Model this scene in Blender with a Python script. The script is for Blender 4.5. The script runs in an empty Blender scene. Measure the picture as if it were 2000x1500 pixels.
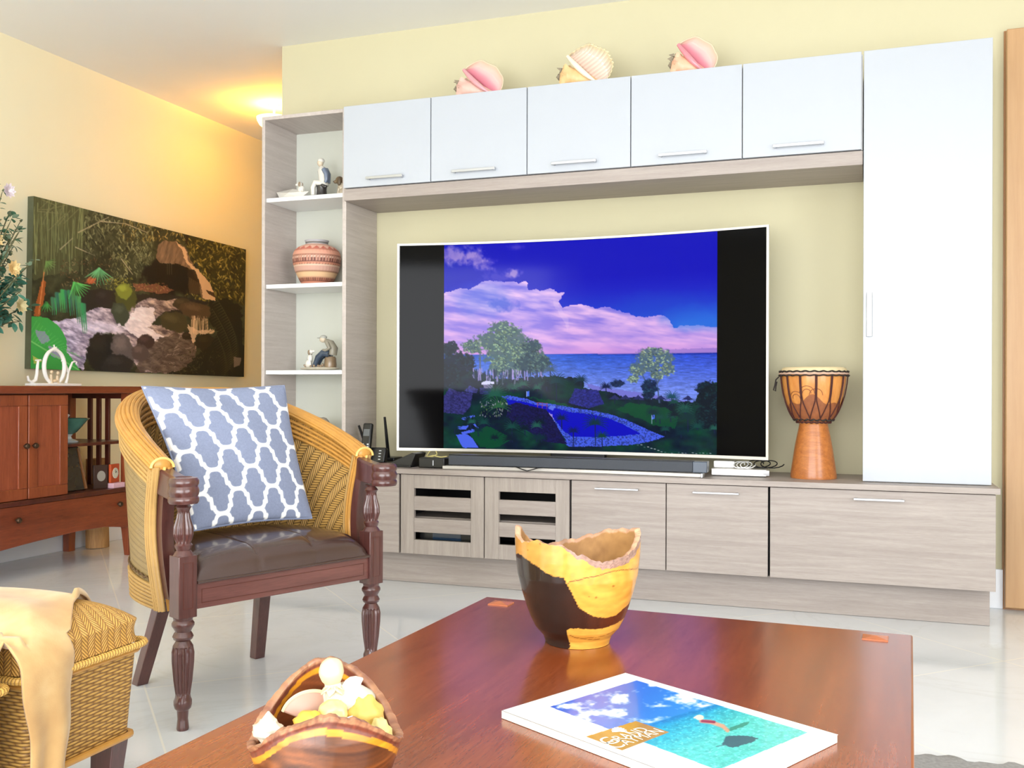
import bpy, bmesh, math, random
import numpy as np
from mathutils import Vector, Matrix, Euler

random.seed(7)
rng = np.random.default_rng(7)
S = bpy.context.scene
COL = S.collection
PI = math.pi

# ------------------------------------------------------------------ camera
CAM_H, F_PX, YAW, ROLL = 0.9, 1912.5, 0.3441, 0.003236
fw = Vector((-math.sin(YAW), math.cos(YAW), 0))
rt0 = Vector((math.cos(YAW), math.sin(YAW), 0))
up0 = Vector((0, 0, 1))
rt = rt0 * math.cos(ROLL) + up0 * math.sin(ROLL)
up = -rt0 * math.sin(ROLL) + up0 * math.cos(ROLL)
cd = bpy.data.cameras.new('camera')
cam = bpy.data.objects.new('camera', cd)
COL.objects.link(cam)
cd.sensor_width = 36.0
cd.lens = 36.0 * F_PX / 2000.0
cd.shift_y = 11.2 / 2000.0
cd.clip_start = 0.05
m = Matrix((rt, up, -fw)).transposed().to_4x4()
m.translation = (0, 0, CAM_H)
cam.matrix_world = m
S.camera = cam

# ------------------------------------------------------------------ view, world, light
S.view_settings.view_transform = 'Standard'
S.view_settings.look = 'None'
S.view_settings.exposure = 0.14
S.view_settings.gamma = 1.0
S.view_settings.use_curve_mapping = False
W = bpy.data.worlds.new('world')
S.world = W
W.use_nodes = True
bgn = W.node_tree.nodes['Background']
bgn.inputs['Color'].default_value = (0.86, 0.93, 1.0, 1)
bgn.inputs['Strength'].default_value = 2.2


def area(name, loc, rot, sx, sy, power, color):
    l = bpy.data.lights.new(name, 'AREA')
    l.shape = 'RECTANGLE'
    l.size, l.size_y, l.energy, l.color = sx, sy, power, color
    o = bpy.data.objects.new(name, l)
    o.location, o.rotation_euler = loc, rot
    COL.objects.link(o)
    return o


# daylight entering by the sliding doors behind the viewer and by the window in the right wall
area('daylight_rear', (-0.8, -2.75, 1.3), (PI / 2, 0, 0), 4.6, 2.2, 240, (0.98, 0.985, 1.0))
area('daylight_right', (2.75, -0.2, 1.35), (0, PI / 2, 0), 2.2, 3.0, 120, (0.95, 0.975, 1.0))


# ------------------------------------------------------------------ helpers
def lin(c):
    """sRGB 0-255 -> linear tuple"""
    out = []
    for v in c[:3]:
        v = v / 255.0
        out.append(v / 12.92 if v <= 0.04045 else ((v + 0.055) / 1.055) ** 2.4)
    return tuple(out) + (1.0,)


def linarr(a):
    a = np.clip(a / 255.0, 0, 1)
    return np.where(a <= 0.04045, a / 12.92, ((a + 0.055) / 1.055) ** 2.4)


def tag(o, label=None, cat=None, group=None, kind=None):
    if label: o['label'] = label
    if cat: o['category'] = cat
    if group: o['group'] = group
    if kind: o['kind'] = kind
    return o


def thing(name, label, cat, loc=(0, 0, 0), rotz=0.0, group=None):
    o = bpy.data.objects.new(name, None)
    o.empty_display_size = 0.05
    o.location = loc
    o.rotation_euler = (0, 0, rotz)
    COL.objects.link(o)
    return tag(o, label, cat, group)


def chain(o):
    mm = o.matrix_basis.copy()
    while o.parent:
        o = o.parent
        mm = o.matrix_basis @ mm
    return mm


def frame_between(a, b):
    return (b - a).normalized()


class MB:
    def __init__(s):
        s.bm = bmesh.new()
        s.uv = s.bm.loops.layers.uv.new('UVMap')
        s.colors = None

    def box(s, x0, x1, y0, y1, z0, z1, M=None):
        vs = [s.bm.verts.new((x, y, z)) for x in (x0, x1) for y in (y0, y1) for z in (z0, z1)]
        for f in ((0, 1, 3, 2), (4, 6, 7, 5), (0, 4, 5, 1), (2, 3, 7, 6), (0, 2, 6, 4), (1, 5, 7, 3)):
            s.bm.faces.new([vs[i] for i in f])
        if M is not None:
            for v in vs: v.co = M @ v.co
        return s

    def prism(s, pts, axis, a, b):
        """closed polygon of (p,q) extruded along axis from a to b"""
        def P(p, q, t):
            return {0: (t, p, q), 1: (p, t, q), 2: (p, q, t)}[axis]
        A = [s.bm.verts.new(P(p, q, a)) for p, q in pts]
        B = [s.bm.verts.new(P(p, q, b)) for p, q in pts]
        n = len(pts)
        s.bm.faces.new(A)
        s.bm.faces.new(B[::-1])
        for i in range(n):
            s.bm.faces.new((A[i], B[i], B[(i + 1) % n], A[(i + 1) % n]))
        return s

    def grid(s, fn, nu, nv, cu=False, cv=False):
        """fn(i/nu, j/nv) -> (point, (u, v))"""
        NU, NV = (nu if cu else nu + 1), (nv if cv else nv + 1)
        pts = [[fn(i / nu, j / nv) for j in range(nv + 1)] for i in range(nu + 1)]
        vs = [[s.bm.verts.new(pts[i][j][0]) for j in range(NV)] for i in range(NU)]
        for i in range(nu):
            for j in range(nv):
                q = [(i, j), (i + 1, j), (i + 1, j + 1), (i, j + 1)]
                try:
                    f = s.bm.faces.new([vs[a % NU][b % NV] for a, b in q])
                except ValueError:
                    continue
                for l, (a, b) in zip(f.loops, q):
                    l[s.uv].uv = pts[a][b][1]
        return s

    def lathe(s, prof, n=32, c=(0, 0, 0), rad=None, cap=True, M=None):
        """prof: list of (r, z); rad(angle, k, r) -> r"""
        rings = []
        for k, (r, z) in enumerate(prof):
            ring = []
            for i in range(n):
                a = 2 * PI * i / n
                rr = rad(a, k, r) if rad else r
                p = Vector((c[0] + rr * math.cos(a), c[1] + rr * math.sin(a), c[2] + z))
                ring.append(s.bm.verts.new(M @ p if M is not None else p))
            rings.append(ring)
        for k in range(len(rings) - 1):
            for i in range(n):
                f = s.bm.faces.new((rings[k][i], rings[k][(i + 1) % n], rings[k + 1][(i + 1) % n], rings[k + 1][i]))
                us = [(i / n, k), ((i + 1) / n, k), ((i + 1) / n, k + 1), (i / n, k + 1)]
                for l, (uu, kk) in zip(f.loops, us):
                    l[s.uv].uv = (uu, prof[kk][1])
        if cap:
            s.bm.faces.new(rings[0][::-1])
            s.bm.faces.new(rings[-1])
        return s

    def tube(s, pts, r, n=8, closed=False, flat=1.0):
        pts = [Vector(p) for p in pts]
        N = len(pts)
        rr = r if isinstance(r, (list, tuple)) else [r] * N
        up_ = Vector((0, 0, 1))
        rings = []
        nrm = None
        L = 0
        lens = []
        for i in range(N):
            if closed:
                t = (pts[(i + 1) % N] - pts[i - 1])
            else:
                t = pts[min(i + 1, N - 1)] - pts[max(i - 1, 0)]
            if t.length < 1e-9: t = Vector((0, 0, 1))
            t.normalize()
            if nrm is None:
                ref = up_ if abs(t.z) < 0.9 else Vector((1, 0, 0))
                nrm = t.cross(ref).normalized()
            else:
                nrm = (nrm - t * nrm.dot(t))
                if nrm.length < 1e-6: nrm = t.orthogonal()
                nrm.normalize()
            bi = t.cross(nrm)
            if i: L += (pts[i] - pts[i - 1]).length
            lens.append(L)
            rings.append([s.bm.verts.new(pts[i] + (nrm * math.cos(2 * PI * k / n) + bi * flat * math.sin(2 * PI * k / n)) * rr[i]) for k in range(n)])
        M_ = N if closed else N - 1
        for i in range(M_):
            for k in range(n):
                j = (i + 1) % N
                f = s.bm.faces.new((rings[i][k], rings[i][(k + 1) % n], rings[j][(k + 1) % n], rings[j][k]))
                li, lj = lens[i], lens[j] if j else L
                for l, (uu, vv) in zip(f.loops, ((k / n, li), ((k + 1) / n, li), ((k + 1) / n, lj), (k / n, lj))):
                    l[s.uv].uv = (uu, vv)
        if not closed:
            s.bm.faces.new(rings[0][::-1])
            s.bm.faces.new(rings[-1])
        return s

    def ell(s, c, r, nu=16, nv=10, M=None, warp=None):
        c = Vector(c)
        top = bot = None
        rings = []
        for j in range(1, nv):
            th = PI * j / nv
            ring = []
            for i in range(nu):
                a = 2 * PI * i / nu
                d = Vector((math.sin(th) * math.cos(a), math.sin(th) * math.sin(a), math.cos(th)))
                k = warp(d) if warp else 1.0
                p = Vector((d.x * r[0], d.y * r[1], d.z * r[2])) * k
                if M is not None: p = M @ p
                ring.append(s.bm.verts.new(c + p))
            rings.append(ring)
        def pole(z):
            d = Vector((0, 0, z))
            p = Vector((0, 0, z * r[2])) * (warp(d) if warp else 1.0)
            if M is not None: p = M @ p
            return s.bm.verts.new(c + p)
        top, bot = pole(1), pole(-1)
        for i in range(nu):
            s.bm.faces.new((top, rings[0][i], rings[0][(i + 1) % nu]))
            s.bm.faces.new((bot, rings[-1][(i + 1) % nu], rings[-1][i]))
            for j in range(len(rings) - 1):
                s.bm.faces.new((rings[j][i], rings[j + 1][i], rings[j + 1][(i + 1) % nu], rings[j][(i + 1) % nu]))
        return s

    def leaf(s, base, d, nrm, L, Wd, bend=0.2, n=4):
        base, d, nrm = Vector(base), Vector(d).normalized(), Vector(nrm)
        side = d.cross(nrm)
        if side.length < 1e-5: side = d.orthogonal()
        side.normalize()
        nn = side.cross(d)
        prev = None
        for i in range(n + 1):
            t = i / n
            w = Wd * math.sin(PI * min(0.999, t * 0.92 + 0.06)) ** 0.8
            c = base + d * (L * t) - nn * (bend * L * t * t)
            a, b, m_ = s.bm.verts.new(c - side * w), s.bm.verts.new(c + side * w), s.bm.verts.new(c - nn * w * 0.3)
            if prev:
                s.bm.faces.new((prev[0], a, m_, prev[2]))
                s.bm.faces.new((prev[2], m_, b, prev[1]))
            prev = (a, b, m_)
        return s

    def xf(s, M):
        for v in s.bm.verts: v.co = M @ v.co
        return s


def obj(name, mb, mat, parent=None, loc=None, world=False, smooth=True, ang=40, bevel=0, seg=2, solid=0, sub=0, recalc=True, colors=None, local=False):
    me = bpy.data.meshes.new(name)
    if recalc: bmesh.ops.recalc_face_normals(mb.bm, faces=mb.bm.faces)
    mb.bm.to_mesh(me)
    mb.bm.free()
    o = bpy.data.objects.new(name, me)
    COL.objects.link(o)
    for mm in (mat if isinstance(mat, (list, tuple)) else [mat]): me.materials.append(mm)
    if parent is not None:
        o.parent = parent
        if world: me.transform(chain(parent).inverted())
    elif loc is not None:
        o.location = loc
        if not local: me.transform(Matrix.Translation(-Vector(loc)))
    if colors is not None:
        ca = me.color_attributes.new('Col', 'FLOAT_COLOR', 'POINT')
        arr = np.ones((len(me.vertices), 4), dtype=np.float32)
        arr[:, :3] = colors
        ca.data.foreach_set('color', arr.ravel())
    if smooth:
        me.shade_smooth()
        me.set_sharp_from_angle(angle=math.radians(ang))
    if solid:
        md = o.modifiers.new('solid', 'SOLIDIFY'); md.thickness = solid; md.offset = 0
    if bevel:
        md = o.modifiers.new('bevel', 'BEVEL'); md.width = bevel; md.segments = seg; md.limit_method = 'ANGLE'; md.angle_limit = math.radians(35)
    if sub:
        md = o.modifiers.new('sub', 'SUBSURF'); md.levels = sub; md.render_levels = sub
    return o


def boxpart(name, dims, mat, parent, bevel=0.002, world=True, M=None):
    return obj(name, MB().box(*dims, M=M), mat, parent, world=world, bevel=bevel)


# ------------------------------------------------------------------ materials
class NT:
    def __init__(s, name):
        s.m = bpy.data.materials.new(name)
        s.m.use_nodes = True
        s.t = s.m.node_tree
        s.b = s.t.nodes['Principled BSDF']

    def n(s, kind, **kw):
        nd = s.t.nodes.new(kind)
        for k, v in kw.items():
            if k.startswith('i_'):
                key = k[2:].replace('_', ' ')
                nd.inputs[key].default_value = v
            else:
                setattr(nd, k, v)
        return nd

    def l(s, a, b):
        s.t.links.new(a, b)

    def math(s, op, a, b=None, c=None):
        nd = s.t.nodes.new('ShaderNodeMath')
        nd.operation = op
        for i, v in enumerate((a, b, c)):
            if v is None: continue
            if isinstance(v, (int, float)): nd.inputs[i].default_value = v
            else: s.l(v, nd.inputs[i])
        return nd.outputs[0]

    def mix(s, f, a, b):
        nd = s.t.nodes.new('ShaderNodeMix')
        nd.data_type = 'RGBA'
        for sock, v in ((nd.inputs['Factor'], f), (nd.inputs['A'] if False else nd.inputs[6], a), (nd.inputs[7], b)):
            if isinstance(v, (int, float)): sock.default_value = v
            elif isinstance(v, tuple): sock.default_value = v
            else: s.l(v, sock)
        return nd.outputs[2]

    def coords(s, kind='Object', scale=(1, 1, 1), rot=(0, 0, 0)):
        tc = s.t.nodes.new('ShaderNodeTexCoord')
        mp = s.t.nodes.new('ShaderNodeMapping')
        mp.inputs['Scale'].default_value = scale
        mp.inputs['Rotation'].default_value = rot
        s.l(tc.outputs[kind], mp.inputs['Vector'])
        return mp.outputs['Vector']

    def noise(s, vec, scale, detail=4, rough=0.55, dist=0.0):
        nd = s.n('ShaderNodeTexNoise')
        nd.inputs['Scale'].default_value = scale
        nd.inputs['Detail'].default_value = detail
        nd.inputs['Roughness'].default_value = rough
        nd.inputs['Distortion'].default_value = dist
        s.l(vec, nd.inputs['Vector'])
        return nd.outputs['Fac']

    def ramp(s, f, stops):
        nd = s.n('ShaderNodeValToRGB')
        el = nd.color_ramp.elements
        while len(el) < len(stops): el.new(0.5)
        for e, (p, c) in zip(el, stops):
            e.position = p
            e.color = c if len(c) == 4 else tuple(c) + (1,)
        s.l(f, nd.inputs['Fac'])
        return nd.outputs['Color']

    def bump(s, h, strength=0.3, dist=0.002):
        nd = s.n('ShaderNodeBump')
        nd.inputs['Strength'].default_value = strength
        nd.inputs['Distance'].default_value = dist
        s.l(h, nd.inputs['Height'])
        s.l(nd.outputs['Normal'], s.b.inputs['Normal'])

    def base(s, c):
        if isinstance(c, tuple): s.b.inputs['Base Color'].default_value = c
        else: s.l(c, s.b.inputs['Base Color'])

    def set(s, **kw):
        for k, v in kw.items():
            s.b.inputs[k.replace('_', ' ')].default_value = v
        return s


def simple(name, rgb, rough=0.5, metal=0.0, var=0.06, scale=6.0, coat=0.0, bump=0.0, spec=0.5, bscale=200):
    t = NT(name)
    c = lin(rgb)
    v = t.coords()
    n_ = t.noise(v, scale, 3)
    d = tuple(max(0, x * (1 - var)) for x in c[:3]) + (1,)
    e = tuple(min(1, x * (1 + var)) for x in c[:3]) + (1,)
    t.base(t.mix(n_, d, e))
    t.set(Roughness=rough, Metallic=metal, Coat_Weight=coat)
    t.b.inputs['Specular IOR Level'].default_value = spec
    t.b.inputs['Coat Roughness'].default_value = 0.12
    if bump: t.bump(t.noise(v, bscale, 2), bump, 0.001)
    return t.m


def wood(name, dark, light, axis='x', rough=0.35, scale=1.0, coat=0.2, fine=1.0, pore=0.0, stretch=14):
    t = NT(name)
    sc = {'x': (1, stretch, stretch), 'y': (stretch, 1, stretch), 'z': (stretch, stretch, 1)}[axis]
    v = t.coords(scale=tuple(k * scale for k in sc))
    n1 = t.noise(v, 1.6, 5, 0.6, 0.6)
    n2 = t.noise(v, 9.0 * fine, 3, 0.6, 0.2)
    f = t.math('ADD', t.math('MULTIPLY', n1, 0.65), t.math('MULTIPLY', n2, 0.35))
    md = tuple((a + b) / 2 for a, b in zip(lin(dark), lin(light)))
    c = t.ramp(f, [(0.30, lin(dark)), (0.5, md), (0.70, lin(light))])
    if pore:
        n3 = t.noise(t.coords(scale=tuple(k * scale * 3 for k in sc)), 10, 2)
        pf = t.math('GREATER_THAN', n3, 0.66)
        c = t.mix(t.math('MULTIPLY', pf, pore), c, tuple(x * 0.35 for x in lin(dark)[:3]) + (1,))
    t.base(c)
    t.set(Roughness=rough, Coat_Weight=coat)
    t.b.inputs['Coat Roughness'].default_value = 0.15
    t.bump(f, 0.08, 0.001)
    return t.m


def attr_mat(name, rough=0.5, emit=0.0, coat=0.0, spec=0.5, noise=0.0, bump=0.0, bscale=60, base_mul=1.0):
    t = NT(name)
    a = t.n('ShaderNodeVertexColor')
    a.layer_name = 'Col'
    col = a.outputs['Color']
    if noise:
        nn = t.noise(t.coords(), 120, 3)
        mul = t.math('ADD', t.math('MULTIPLY', nn, noise * 2), 1 - noise)
        vm = t.n('ShaderNodeVectorMath'); vm.operation = 'SCALE'
        t.l(col, vm.inputs[0]); t.l(mul, vm.inputs['Scale'])
        col = vm.outputs[0]
    if emit:
        t.base((0.004, 0.004, 0.005, 1))
        t.l(col, t.b.inputs['Emission Color'])
        t.b.inputs['Emission Strength'].default_value = emit
    else:
        t.base(col)
    t.set(Roughness=rough, Coat_Weight=coat)
    t.b.inputs['Coat Roughness'].default_value = 0.05
    t.b.inputs['Specular IOR Level'].default_value = spec
    if bump: t.bump(t.noise(t.coords(), bscale, 4), bump, 0.002)
    return t.m


def chevron(name, light, dark, s=0.006, wcol=0.02, rot=0.0, rough=0.5, bump=0.8, slope=1.0):
    """woven herringbone in metric UVs"""
    t = NT(name)
    v = t.coords('UV', rot=(0, 0, rot))
    sp = t.n('ShaderNodeSeparateXYZ'); t.l(v, sp.inputs[0])
    U, V = sp.outputs[0], sp.outputs[1]
    q = t.math('DIVIDE', U, wcol)
    fr = t.math('FRACT', q)
    colid = t.math('FLOOR', q)
    alt = t.math('SUBTRACT', t.math('MULTIPLY', t.math('FRACT', t.math('MULTIPLY', colid, 0.5)), 4.0), 1.0)
    p = t.math('DIVIDE', t.math('ADD', V, t.math('MULTIPLY', t.math('MULTIPLY', alt, fr), wcol * slope)), s)
    h = t.math('SINE', t.math('MULTIPLY', t.math('FRACT', p), PI))
    edge = t.math('POWER', t.math('SINE', t.math('MULTIPLY', fr, PI)), 0.35)
    hh = t.math('MULTIPLY', t.math('POWER', h, 0.7), edge)
    nz = t.noise(t.coords('UV', scale=(1, 1, 1)), 60, 3)
    strand = t.noise(t.coords('UV', scale=(30, 160, 1)), 1.0, 2)
    lc = t.mix(strand, tuple(x * 0.72 for x in lin(light)[:3]) + (1,), tuple(min(1, x * 1.2) for x in lin(light)[:3]) + (1,))
    t.base(t.mix(t.math('MINIMUM', t.math('MULTIPLY', hh, 1.25), 1.0), lin(dark), lc))
    t.set(Roughness=rough, Coat_Weight=0.15)
    t.bump(hh, bump, 0.003)
    return t.m


def plainweave(name, light, dark, row=0.0065, stake=0.018, rough=0.5, bump=0.9):
    t = NT(name)
    v = t.coords('UV')
    sp = t.n('ShaderNodeSeparateXYZ'); t.l(v, sp.inputs[0])
    U, V = sp.outputs[0], sp.outputs[1]
    q = t.math('DIVIDE', V, row)
    rowid = t.math('FLOOR', q)
    a = t.math('SINE', t.math('MULTIPLY', t.math('FRACT', q), PI))
    w = t.math('COSINE', t.math('ADD', t.math('MULTIPLY', U, PI / stake), t.math('MULTIPLY', rowid, PI)))
    b = t.math('ADD', t.math('MULTIPLY', w, 0.5), 0.5)
    h = t.math('MULTIPLY', t.math('POWER', a, 0.6), t.math('ADD', t.math('MULTIPLY', t.math('POWER', b, 0.5), 0.8), 0.2))
    nz = t.noise(t.coords('UV', scale=(20, 150, 1)), 1.0, 2)
    lc = t.mix(nz, tuple(x * 0.7 for x in lin(light)[:3]) + (1,), tuple(min(1, x * 1.2) for x in lin(light)[:3]) + (1,))
    t.base(t.mix(t.math('MINIMUM', t.math('MULTIPLY', h, 1.2), 1.0), lin(dark), lc))
    t.set(Roughness=rough)
    t.bump(h, bump, 0.003)
    return t.m


M = {}
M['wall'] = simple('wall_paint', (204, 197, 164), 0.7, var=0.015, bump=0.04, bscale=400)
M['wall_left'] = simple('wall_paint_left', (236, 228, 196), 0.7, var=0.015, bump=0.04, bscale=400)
M['ceiling'] = simple('ceiling_paint', (240, 239, 236), 0.8, var=0.01)
M['baseboard'] = simple('white_trim', (238, 240, 245), 0.4, var=0.01)
M['door'] = wood('door_maple', (180, 138, 94), (198, 158, 114), 'z', 0.4, 0.5, 0.1)
M['laminate'] = wood('grey_laminate', (148, 136, 129), (178, 167, 160), 'x', 0.45, 1.6, 0.0, 2.2, stretch=22)
M['laminate_y'] = wood('grey_laminate_side', (178, 167, 160), (204, 194, 188), 'y', 0.45, 1.6, 0.0, 2.2, stretch=22)
M['laminate_z'] = wood('grey_laminate_stile', (150, 139, 131), (179, 168, 160), 'z', 0.45, 1.6, 0.0, 2.2, stretch=22)
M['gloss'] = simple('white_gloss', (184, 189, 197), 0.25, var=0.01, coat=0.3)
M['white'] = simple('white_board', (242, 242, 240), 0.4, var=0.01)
M['niche'] = simple('niche_back', (205, 207, 196), 0.6, var=0.02)
M['metal'] = simple('brushed_metal', (190, 192, 196), 0.3, metal=0.9, var=0.03)
M['black'] = simple('black_plastic', (20, 20, 22), 0.35, var=0.1)
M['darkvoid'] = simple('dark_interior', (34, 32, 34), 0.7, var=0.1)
M['silver'] = simple('tv_silver', (214, 210, 204), 0.3, metal=0.5, var=0.02)
M['cherry'] = wood('cherry_wood', (112, 50, 27), (160, 82, 48), 'z', 0.35, 1.0, 0.3, 1.5, 0.35, stretch=10)
M['cherry_y'] = wood('cherry_wood_rail', (98, 42, 24), (146, 70, 40), 'y', 0.35, 1.0, 0.3, 1.5, 0.35, stretch=10)
M['cherry_dark'] = wood('cherry_dark', (66, 26, 18), (98, 42, 28), 'z', 0.4, 1.0, 0.25)
M['table'] = wood('table_top', (112, 48, 20), (154, 76, 36), 'y', 0.26, 1.4, 0.45, 1.6, 0.5, stretch=12)
M['table_leg'] = wood('table_leg', (84, 36, 20), (120, 56, 30), 'z', 0.35, 1.2, 0.3)
M['peg'] = wood('peg_wood', (150, 76, 36), (196, 112, 62), 'x', 0.35, 3.0, 0.2)
M['mahog'] = wood('mahogany', (58, 30, 27), (98, 56, 50), 'z', 0.3, 1.5, 0.5, 1.5)
M['mahog_x'] = wood('mahogany_rail', (84, 46, 42), (122, 74, 66), 'x', 0.32, 1.5, 0.45, 1.5)
M['rattan'] = simple('rattan_pole', (190, 136, 60), 0.42, var=0.25, scale=22, coat=0.25)
M['rattan_out'] = simple('rattan_pole_aged', (178, 140, 80), 0.5, var=0.25, scale=18)
M['weave_in'] = chevron('chair_weave', (206, 160, 86), (58, 36, 16), 0.012, 0.024, rot=0.5, slope=1.0)
M['weave_out'] = chevron('chair_weave_outer', (164, 138, 88), (104, 80, 44), 0.006, 0.02, rot=PI / 2, bump=0.5)
M['weave_lid'] = chevron('ottoman_lid_weave', (220, 168, 84), (128, 80, 30), 0.0075, 0.019, slope=0.95)
M['weave_body'] = plainweave('ottoman_body_weave', (210, 162, 84), (98, 56, 22))
M['hide'] = None
M['leather'] = simple('brown_leather', (66, 46, 40), 0.26, var=0.12, scale=10, coat=0.5, bump=0.25, bscale=260)
M['brass'] = simple('dark_bronze', (96, 78, 62), 0.35, metal=0.8)
M['rug'] = simple('grey_rug', (150, 148, 146), 0.95, var=0.35, scale=90, bump=0.9, bscale=150)
M['porcelain'] = simple('porcelain_white', (226, 222, 212), 0.2, var=0.03, coat=0.4)
M['porc_blue'] = simple('porcelain_blue', (112, 126, 148), 0.25, var=0.1, coat=0.4)
M['porc_navy'] = simple('porcelain_navy', (52, 68, 88), 0.25, var=0.15, coat=0.4)
M['porc_brown'] = simple('porcelain_brown', (140, 118, 92), 0.25, var=0.2, coat=0.4, scale=60)
M['porc_dark'] = simple('porcelain_dark', (58, 54, 54), 0.2, var=0.2, coat=0.4)
M['skin'] = simple('porcelain_skin', (216, 200, 176), 0.25, var=0.04, coat=0.4)


def hide_mat():
    t = NT('tan_hide')
    n1 = t.noise(t.coords(), 5, 4)
    t.base(t.ramp(n1, [(0.3, lin((172, 128, 76))), (0.5, lin((198, 158, 102))), (0.7, lin((220, 190, 136)))]))
    t.set(Roughness=0.85)
    t.b.inputs['Sheen Weight'].default_value = 0.3
    t.bump(t.noise(t.coords(), 260, 3), 0.3, 0.001)
    return t.m


M['hide'] = hide_mat()


def floor_mat():
    t = NT('polished_tile')
    tc = t.n('ShaderNodeTexCoord')
    sp = t.n('ShaderNodeSeparateXYZ'); t.l(tc.outputs['Object'], sp.inputs[0])
    X, Y = sp.outputs[0], sp.outputs[1]
    A = t.math('MULTIPLY', t.math('SUBTRACT', Y, X), 0.70711)
    B = t.math('MULTIPLY', t.math('ADD', Y, X), 0.70711)
    T = 0.873
    fa = t.math('FRACT', t.math('DIVIDE', t.math('ADD', A, 8.73 - 0.506 + T / 2), T))
    fb = t.math('FRACT', t.math('DIVIDE', t.math('ADD', B, 8.73 - 0.262 + T / 2), T))
    da = t.math('ABSOLUTE', t.math('SUBTRACT', fa, 0.5))
    db = t.math('ABSOLUTE', t.math('SUBTRACT', fb, 0.5))
    g = t.math('LESS_THAN', t.math('MINIMUM', da, db), 0.0032)
    v = t.coords()
    n1 = t.noise(v, 1.7, 6, 0.6, 1.2)
    vein = t.math('ABSOLUTE', t.math('SUBTRACT', t.noise(v, 1.1, 7, 0.62, 1.6), 0.5))
    c = t.ramp(n1, [(0.3, lin((224, 228, 231))), (0.55, lin((231, 234, 237))), (0.75, lin((237, 240, 243)))])
    vr = t.ramp(vein, [(0.0, (1, 1, 1, 1)), (0.014, (0, 0, 0, 1)), (1.0, (0, 0, 0, 1))])
    c = t.mix(t.math('MULTIPLY', vr, 0.16), c, lin((196, 194, 188)))
    c = t.mix(g, c, lin((246, 244, 236)))
    t.base(c)
    t.set(Roughness=0.09)
    t.b.inputs['Specular IOR Level'].default_value = 0.55
    return t.m


M['floor'] = floor_mat()
M['lampglass'] = NT('lamp_glass').m
_b = M['lampglass'].node_tree.nodes['Principled BSDF']
_b.inputs['Base Color'].default_value = (0.9, 0.8, 0.6, 1)
_b.inputs['Emission Color'].default_value = (1.0, 0.72, 0.3, 1)
_b.inputs['Emission Strength'].default_value = 3.0


# ------------------------------------------------------------------ painters (numpy): picture content of flat printed / screen surfaces
def homog(src, dst):
    A = []
    for (u, v), (x, y) in zip(src, dst):
        A.append([u, v, 1, 0, 0, 0, -x * u, -x * v, -x])
        A.append([0, 0, 0, u, v, 1, -y * u, -y * v, -y])
    _, _, vt = np.linalg.svd(np.array(A, float))
    return vt[-1].reshape(3, 3)


def hmap(H, u, v):
    d = H[2, 0] * u + H[2, 1] * v + H[2, 2]
    return (H[0, 0] * u + H[0, 1] * v + H[0, 2]) / d, (H[1, 0] * u + H[1, 1] * v + H[1, 2]) / d


def vnoise(x, y, seed=0):
    xi, yi = np.floor(x).astype(np.int64), np.floor(y).astype(np.int64)
    fx, fy = x - xi, y - yi
    fx, fy = fx * fx * (3 - 2 * fx), fy * fy * (3 - 2 * fy)
    def h(a, b):
        n_ = (a * 374761393 + b * 668265263 + seed * 974634777) & 0x7fffffff
        n_ = ((n_ ^ (n_ >> 13)) * 1274126177) & 0x7fffffff
        return ((n_ ^ (n_ >> 16)) & 0xffff) / 65535.0
    return (h(xi, yi) * (1 - fx) + h(xi + 1, yi) * fx) * (1 - fy) + (h(xi, yi + 1) * (1 - fx) + h(xi + 1, yi + 1) * fx) * fy


def fbm(x, y, o=4, seed=0):
    s_, a, t_ = 0, 1.0, 0
    for i in range(o):
        s_ = s_ + a * vnoise(x * 2 ** i, y * 2 ** i, seed + i)
        t_ += a
        a *= 0.55
    return s_ / t_


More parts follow.
